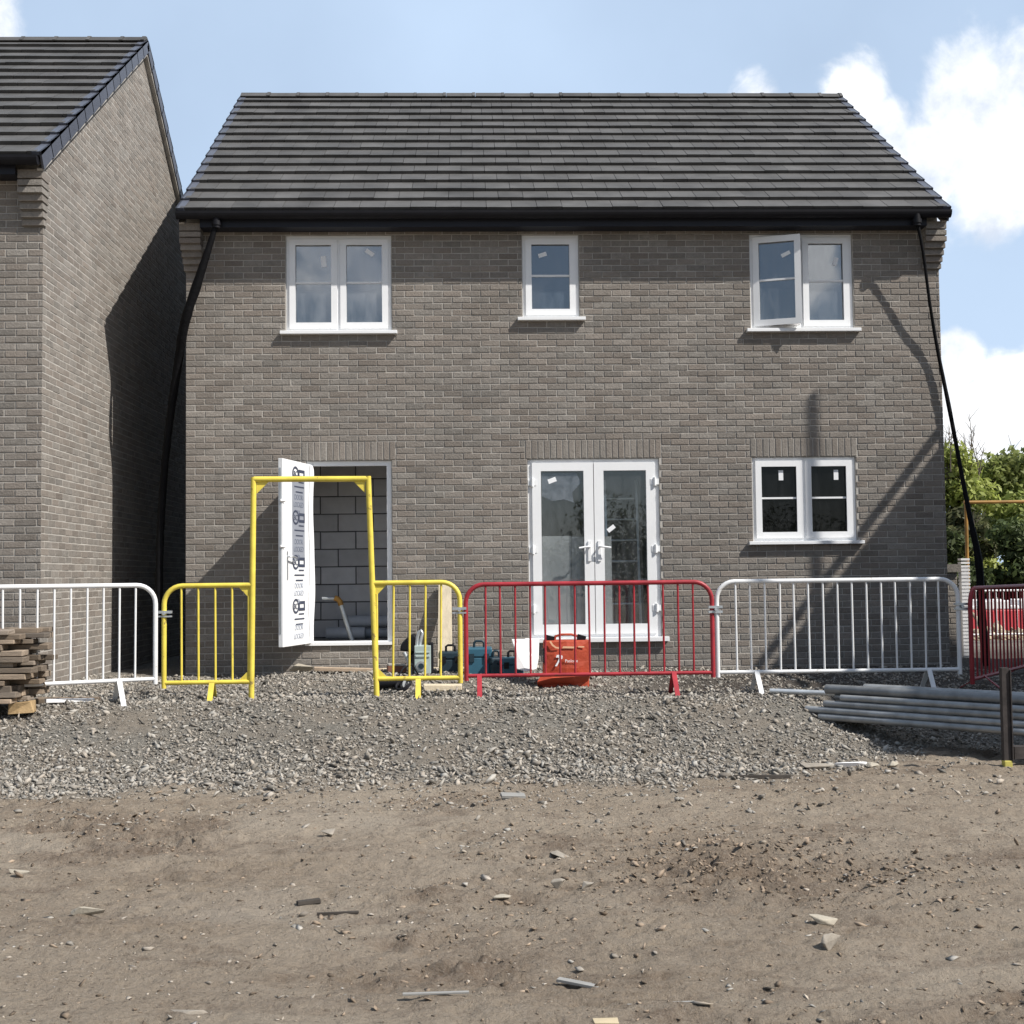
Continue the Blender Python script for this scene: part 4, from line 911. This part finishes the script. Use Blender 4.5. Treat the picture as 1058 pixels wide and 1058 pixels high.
mb = MB(); zz = gz1(-.83, -1.3); mb.obox((-.80, -1.3, zz+.05), (.20, .1, .065), rxyz(0, .05, .2)); mb.obox((-.80, -1.3, zz+.095), (.19, .1, .02), rxyz(0, .05, .2), 1); tag(mb.build('brick', [mat('red_brick', (.20, .09, .06), .9, var=.2), MORTAR], org=(-.80, -1.3, zz), bevel=.004), 'red-brown loose brick on the ground beside the green machine', 'brick')
# grinder-like black tool with coiled lead
zz = gz1(-.86, -2.45)
T = thing('power_tool', (-.8, -2.45, zz), 'black power tool with a coiled cable at the foot of the yellow gate', 'power tool')
mb = MB(); mb.tube([(-.93, -2.45, zz+.06), (-.70, -2.48, zz+.075)], [.05, .042], 12); mb.tube([(-.70, -2.48, zz+.075), (-.62, -2.5, zz+.06)], [.055, .04], 12); mb.build('body', BLACKP, T)
mb = MB(); q = []
for k in range(60): a = k*.42; q.append((-.66+.075*math.cos(a), -2.60+.05*math.sin(a), zz+.05+.055*math.sin(a*1.0+.6)+.0005*k))
q += [(-.72, -2.4, zz+.13), (-.68, -2.2, zz+.20), (-.60, -2.0, zz+.22), (-.55, -1.8, zz+.1)]
mb.tube(q, .009, 6); mb.build('cable', BLACKP, T)
mb = MB(); mb.tube([(-.66, -2.5, zz+.06), (-.63, -2.56, zz+.065)], .045, 16); mb.build('disc', GALV, T)
def lying(name, x, y_, size, rot, m, label, cat='offcut', tilt=(0, 0), lift=0, grp=None, sink=.35):
    z_ = gz1(x, y_)+lift; mb = MB(); mb.obox((x, y_, z_+size[2]*(.5-sink)+.004), size, rxyz(tilt[0], tilt[1], rot), jit=min(size)*.12)
    return tag(mb.build(name, m, org=(x, y_, z_), bevel=min(size)*.12), label, cat, grp)
lying('timber_block', -.28, -2.55, (.38, .12, .065), .02, WOODP, 'pale timber offcut on the ground between the yellow and red barriers', 'timber block', sink=.1)
lying('plank', -1.15, -.32, (1.5, .16, .05), -.02, WOODP, 'long pale plank along the wall foot under the open doorway', 'plank', sink=.2)
lying('plank', -.55, -.75, (1.0, .12, .04), .08, WOODP, 'short pale plank lying behind the yellow gate panel', 'plank', sink=.2)
lying('plank', -1.35, -.95, (.75, .14, .04), .12, WOOD, 'brown board with a dark gap beneath, below the doorway', 'plank', (0, .05), .02)
stone(-1.93, -.42, .20, STONEP, 'pale mortar lump at the wall below the open door leaf', .8, 3, .1, 1.3, .1)
stone(-1.60, -.40, .21, STONEP, 'broken pale mortar lump under the doorway, right of a similar lump', .7, 5, -.3, 1.4, .1)
stone(-1.02, -1.35, .15, STONEP, 'whitish mortar lump near the right post of the yellow gate', .7, 8, .3, 1.3, .1)
lying('offcut', -3.55, -3.62, (.42, .05, .03), .55, WHITES, 'thin white strip on the gravel beside the board stack', 'strip', (0, .04), .02)
lying('offcut', -3.62, -3.45, (.55, .10, .07), .12, WOOD, 'brown timber end sticking out behind the board stack', 'offcut', sink=.2)

# ------------------------------------------------------------------ stones and scraps lying apart on the ground
for i, (x, y_, s, m, lb, fl, el, ro) in enumerate((
    (2.10, -2.75, .085, STONEP, 'rounded white stone right of the foot of the red barrier', .9, 1.1, .3),
    (.47, -8.20, .12, STONEG, 'brown wedge-shaped stone lying alone on the open soil', .6, 1.6, -.8),
    (.41, -8.855, .085, STONEG, 'grey rounded stone below the brown wedge-shaped stone', .8, 1.2, .2),
    (.554, -8.847, .075, STONEG, 'dark angular stone right of the grey rounded stone', .9, 1.2, .9),
    (.13, -9.06, .09, STONEP, 'flat pale stone on the open soil near the middle', .3, 1.5, .3),
    (-2.34, -8.35, .12, STONEP, 'pale square stone near the picture edge on the soil', .6, 1.1, .5),
    (-1.74, -9.216, .13, STONEP, 'cream stone among small chips on the soil', .5, 1.4, .1),
    (-.82, -7.72, .11, STONEG, 'flat brown-grey stone on the soil before the gravel', .5, 1.5, .1),
    (1.49, -9.66, .12, STONEP, 'light lumpy stone on the churned soil', .9, 1.2, .2),
    (1.42, -9.975, .10, STONEG, 'grey stone touching the churned soil next to a lighter lump', .8, 1.2, .6),
    (2.80, -5.45, .19, WHITES, 'long white stone at the edge of the soil by the pipes', .45, 1.7, -.1),
    (3.00, -5.47, .14, STONEP, 'pale blocky stone in front of the pipe ends', .6, 1.3, .1),
    (2.53, -5.6, .2, STONEG, 'large flat grey stone at the gravel edge by the pipes', .4, 1.6, .0),
    (3.16, -5.5, .12, STONEP, 'light stone between the pipe pile and the soil', .7, 1.2, .4),
    (-1.0, -10.48, .11, STONEG, 'half-buried flat stone low in the picture', .4, 1.4, .1))):
    stone(x, y_, s, m, lb, fl, i, ro, el)
lying('offcut', .266, -6.62, (.16, .07, .02), .15, GREYST, 'dark-edged light slab piece lying on the soil nearest the gravel', 'slab piece', (.12, .05), .0, sink=-.2)
lying('offcut', .405, -10.27, (.20, .032, .010), -.45, GREYST, 'short light grey strip slanting on the soil', 'strip', (0, .06), .0, sink=0)
lying('offcut', -.14, -10.4, (.24, .016, .006), .03, GREYST, 'thin straight grey strip flat on the soil', 'strip', sink=.2)
lying('offcut', .67, -10.43, (.26, .018, .006), .02, GREYST, 'grey strip beside a small heap of chips on the soil', 'strip', sink=.2)
lying('offcut', .444, -10.72, (.085, .04, .016), .1, TAN, 'tan wedge of wood at the bottom of the picture', 'wood wedge', (.1, .05), .012, sink=0)
lying('stick', -.77, -9.03, (.11, .03, .02), .35, DARKW, 'dark wet splinter of wood on the soil', 'stick', sink=.1)
lying('stick', -.62, -9.17, (.19, .012, .010), .1, DARKW, 'thin dark splinter beside the thicker wet splinter', 'stick', sink=.1)
lying('stick', 2.05, -6.05, (.40, .03, .025), -.08, DARKW, 'long dark stick at the edge of the gravel', 'stick', sink=.1)

# ------------------------------------------------------------------ beyond the right corner
zb = gz1(6.7, 2.0)
wl = thing('garden_wall', (6.4, 2.2, zb), 'low brick wall with a flat coping behind the corner of the house', 'wall')
mb = MB(); brickwork(mb, lambda u, v, d: (u, 2.1+d, v), 5.72, 6.62, zb-.1, 1.10); mb.box(5.72, 6.62, 2.108, 2.32, zb-.1, 1.10, 1, .5); mb.build('wall', [BRICK, MORTAR], wl)
mb = MB(); mb.box(5.71, 6.66, 2.05, 2.37, 1.102, 1.21); mb.build('coping', BRICK, wl)
pst = thing('ribbed_post', (6.78, 2.2, zb), 'white ribbed plastic post standing at the end of the low brick wall', 'post')
mb = MB(); mb.box(6.70, 6.80, 2.15, 2.25, zb-.05, 1.19)
for k in range(28): mb.box(6.695, 6.815, 2.14, 2.26, zb+.05+.048*k, zb+.078+.048*k)
mb.build('column', WHPL, pst)
OG = thing('walkthrough_gate', (10.2, 8, gz1(9.1, 8)), 'rusty orange walk-through gate before the hedge', 'gate')
zq = gz1(9.1, 8)
mb = MB(); mb.tube([(9.07, 8, zq), (9.09, 8, 2.38)], .032, 10); mb.build('post', ORGF, OG)
mb = MB(); mb.tube([(10.35, 8, zq), (10.35, 8, 2.38)], .032, 10); mb.build('post', ORGF, OG)
mb = MB(); mb.tube([(9.05, 8, 2.38), (10.4, 8, 2.38)], .03, 10); mb.build('top_bar', ORGF, OG)
def road_barrier(x, y_, label, up=REDPL, lo=WHPL):
    z_ = gz1(x, y_); t_ = thing('plastic_barrier', (x, y_, z_), label, 'plastic barrier', 'red and white plastic road barriers')
    mb = MB(); mb.prism([(x-.5, y_-.22, z_), (x-.5, y_+.22, z_), (x-.5, y_+.10, z_+.5), (x-.5, y_-.10, z_+.5)], (1, 0, 0)); mb.build('base', up, t_, bevel=.03)
    mb = MB(); mb.box(x-.5, x-.12, y_-.09, y_+.09, z_+.5, z_+.72); mb.box(x+.1, x+.5, y_-.09, y_+.09, z_+.5, z_+.72); mb.box(x-.12, x+.1, y_-.09, y_+.09, z_+.5, z_+.60); mb.build('top', lo, t_, bevel=.03)
for i, (x, lb) in enumerate(((11.7, 'red and white plastic barrier nearest the corner of the house'), (12.75, 'second plastic road barrier from the house corner'), (13.8, 'plastic road barrier farthest from the house'))):
    road_barrier(x, 14.5+.1*i, lb)
for i, (x, lb) in enumerate(((12.1, 'white-topped plastic barrier in the rear row behind the red ones'), (13.15, 'white plastic barrier at the far end of the rear row'))):
    road_barrier(x, 16.0, lb, WHPL, WHPL)
n = 1500; px = rng.uniform(8, 14, n); py = rng.uniform(10.5, 14, n); pts = np.stack([px, py], -1); sz = np.exp(rng.normal(math.log(.12), .5, n))
tag(scatter('rubble', pts, sz, mat('pale_rubble', (.42, .35, .25), .9, var=.2, scale=4, tint=.35), .2), 'pale broken rubble spread before the plastic road barriers', 'rubble', kind='stuff')

# ------------------------------------------------------------------ trees
def leaves(name, blobs, n, size, m, parent, drop=.0, seed=0):
    r = np.random.default_rng(seed); B_ = np.array(blobs); vol = (B_[:, 3]*B_[:, 4]*B_[:, 5])**.75; ch = r.choice(len(B_), n, p=vol/vol.sum())
    d = r.normal(size=(n, 3)); d /= np.linalg.norm(d, axis=1)[:, None]; rr = r.random(n)**.42
    c = B_[ch, :3] + d*rr[:, None]*B_[ch, 3:6]
    c += .22*np.stack([r.normal(size=n), r.normal(size=n), r.normal(size=n)], -1)*B_[ch, 3:6].mean(1)[:, None]*.5
    nr = d*.7 + r.normal(size=(n, 3))*.7; nr[:, 2] += .4; nr /= np.linalg.norm(nr, axis=1)[:, None]
    t1 = np.cross(nr, r.normal(size=(n, 3))); t1 /= np.linalg.norm(t1, axis=1)[:, None]; t2 = np.cross(nr, t1)
    s = size*r.uniform(.6, 1.35, n)[:, None]
    V = np.stack([c-t1*s, c-t2*s*.45+nr*s*.12, c+t1*s, c+t2*s*.45+nr*s*.12], 1).reshape(-1, 3) - np.array(ORG[parent.name] if parent else (0, 0, 0))
    F = np.arange(n*4); me = bpy.data.meshes.new(name); me.vertices.add(n*4); me.vertices.foreach_set('co', V.ravel()); me.loops.add(n*4); me.loops.foreach_set('vertex_index', F.astype(np.int32))
    me.polygons.add(n); me.polygons.foreach_set('loop_start', np.arange(0, n*4, 4)); a = me.attributes.new('tint', 'FLOAT', 'FACE')
    a.data.foreach_set('value', np.clip(np.array(r.random(len(B_)))[ch]*.55 + r.random(n)*.45, 0, 1)); me.update(calc_edges=True); me.materials.append(m)
    o = bpy.data.objects.new(name, me); C.objects.link(o)
    if parent: o.parent = parent
    return o
def blobs_for(x, y_, z0_, h, w, n, seed, low=.25):
    r = random.Random(seed); L_ = []
    for k in range(n):
        q = r.random(); zz = z0_ + h*(low + (1-low)*q*.92); ww = w*(1 - .55*max(0, (q-.45)/.55))*(.55+.45*min(1, q*3+.3)); a = r.random()*6.28; rr = ww*math.sqrt(r.random())*.8
        b_ = w*r.uniform(.22, .42); L_.append((x+rr*math.cos(a), y_+rr*math.sin(a), zz, b_, b_, b_*r.uniform(.55, .85)))
    return L_
def tree(name, x, y_, h, w, m, label, n, size, seed, nb=22, low=.22, twigs=0, cat='tree', trunk_r=.12):
    z_ = gz1(x, y_); t_ = thing(name, (x, y_, z_), label, cat, 'trees and bushes beyond the site'); r = random.Random(seed); bl = blobs_for(x, y_, z_, h, w, nb, seed, low)
    mb = MB(); mb.tube([(x, y_, z_-.1), (x+.06, y_, z_+h*.3), (x-.05, y_+.05, z_+h*.62), (x, y_, z_+h*.86)], [trunk_r, trunk_r*.75, trunk_r*.4, .02], 8)
    for b_ in bl[::2]:
        s = r.uniform(.2, .6); p = Vector((x, y_, z_+h*s*.8)); e = Vector(b_[:3]); mb.tube([p, p.lerp(e, .5)+Vector((0, 0, .12)), e], [trunk_r*.35, trunk_r*.22, .012], 5)
    mb.build('trunk', BARK, t_)
    if twigs:
        mb = MB()
        for k in range(twigs):
            a = r.random()*6.28; q = w*r.uniform(.1, .8); p = Vector((x+q*math.cos(a), y_+q*math.sin(a)*.6, z_+h*r.uniform(.70, .85))); e = p + Vector((r.uniform(-.3, .3), r.uniform(-.2, .2), h*r.uniform(.14, .30)))
            mb.tube([p, p.lerp(e, .5)+Vector((r.uniform(-.08, .08), 0, 0)), e], [.022, .014, .006], 5)
            for j in range(5):
                s = p.lerp(e, r.uniform(.2, .9)); mb.tube([s, s+Vector((r.uniform(-.35, .35), r.uniform(-.2, .2), r.uniform(.1, .4)))], [.010, .005], 4)
        mb.build('bare_twig', BARK, t_)
    leaves('crown', bl, n, size, m, t_, seed=seed)
tree('broadleaf_tree', 14.2, 23.0, 5.45, 1.75, LEAF[0], 'light green tree with bare twigs poking out of its top', 9000, .11, 3, 30, .12, 40)
tree('broadleaf_tree', 16.6, 24.0, 5.0, 2.0, LEAF[1], 'mid green tree at the picture edge behind the orange gate', 9000, .13, 5, 26, .15, 6)
tree('broadleaf_tree', 12.0, 25.5, 4.6, 1.9, LEAF[1], 'green tree mostly hidden by the corner of the house', 6000, .14, 8, 20, .15, 8)
tree('broadleaf_tree', 19.6, 24.0, 5.4, 2.2, LEAF[0], 'green tree beyond the picture edge on the right', 6000, .15, 9, 22, .15)
tree('bush', 13.4, 20.4, 2.6, 1.35, LEAF[2], 'dark green bush beside the house corner', 6500, .11, 12, 20, .02, 0, 'bush', .06)
tree('bush', 15.6, 20.2, 2.7, 1.5, LEAF[2], 'darkest green bush behind the plastic barriers', 6500, .11, 14, 20, .02, 0, 'bush', .06)
tree('bush', 14.5, 21.6, 3.3, 1.4, LEAF[3], 'olive brown bush between the dark bushes and the light tree', 5500, .11, 16, 18, .1, 4, 'bush', .06)
tree('bush', 17.8, 20.5, 2.6, 1.5, LEAF[2], 'dark bush past the picture edge beside the others', 4000, .12, 18, 16, .02, 0, 'bush', .06)
# wood far behind the photographer, mirrored in the glass
bl = []
rr_ = random.Random(4)
for k in range(70):
    x = -75 + 150*k/69; hgt = rr_.uniform(3.2, 6.6); bl.append((x, -62+rr_.uniform(-3, 3), hgt*.45, 2.2, 1.6, hgt*.55))
tag(leaves('woods', bl, 80000, .17, LEAF[2], None, seed=40), 'dark belt of trees standing far behind the viewpoint', 'woods', kind='stuff')
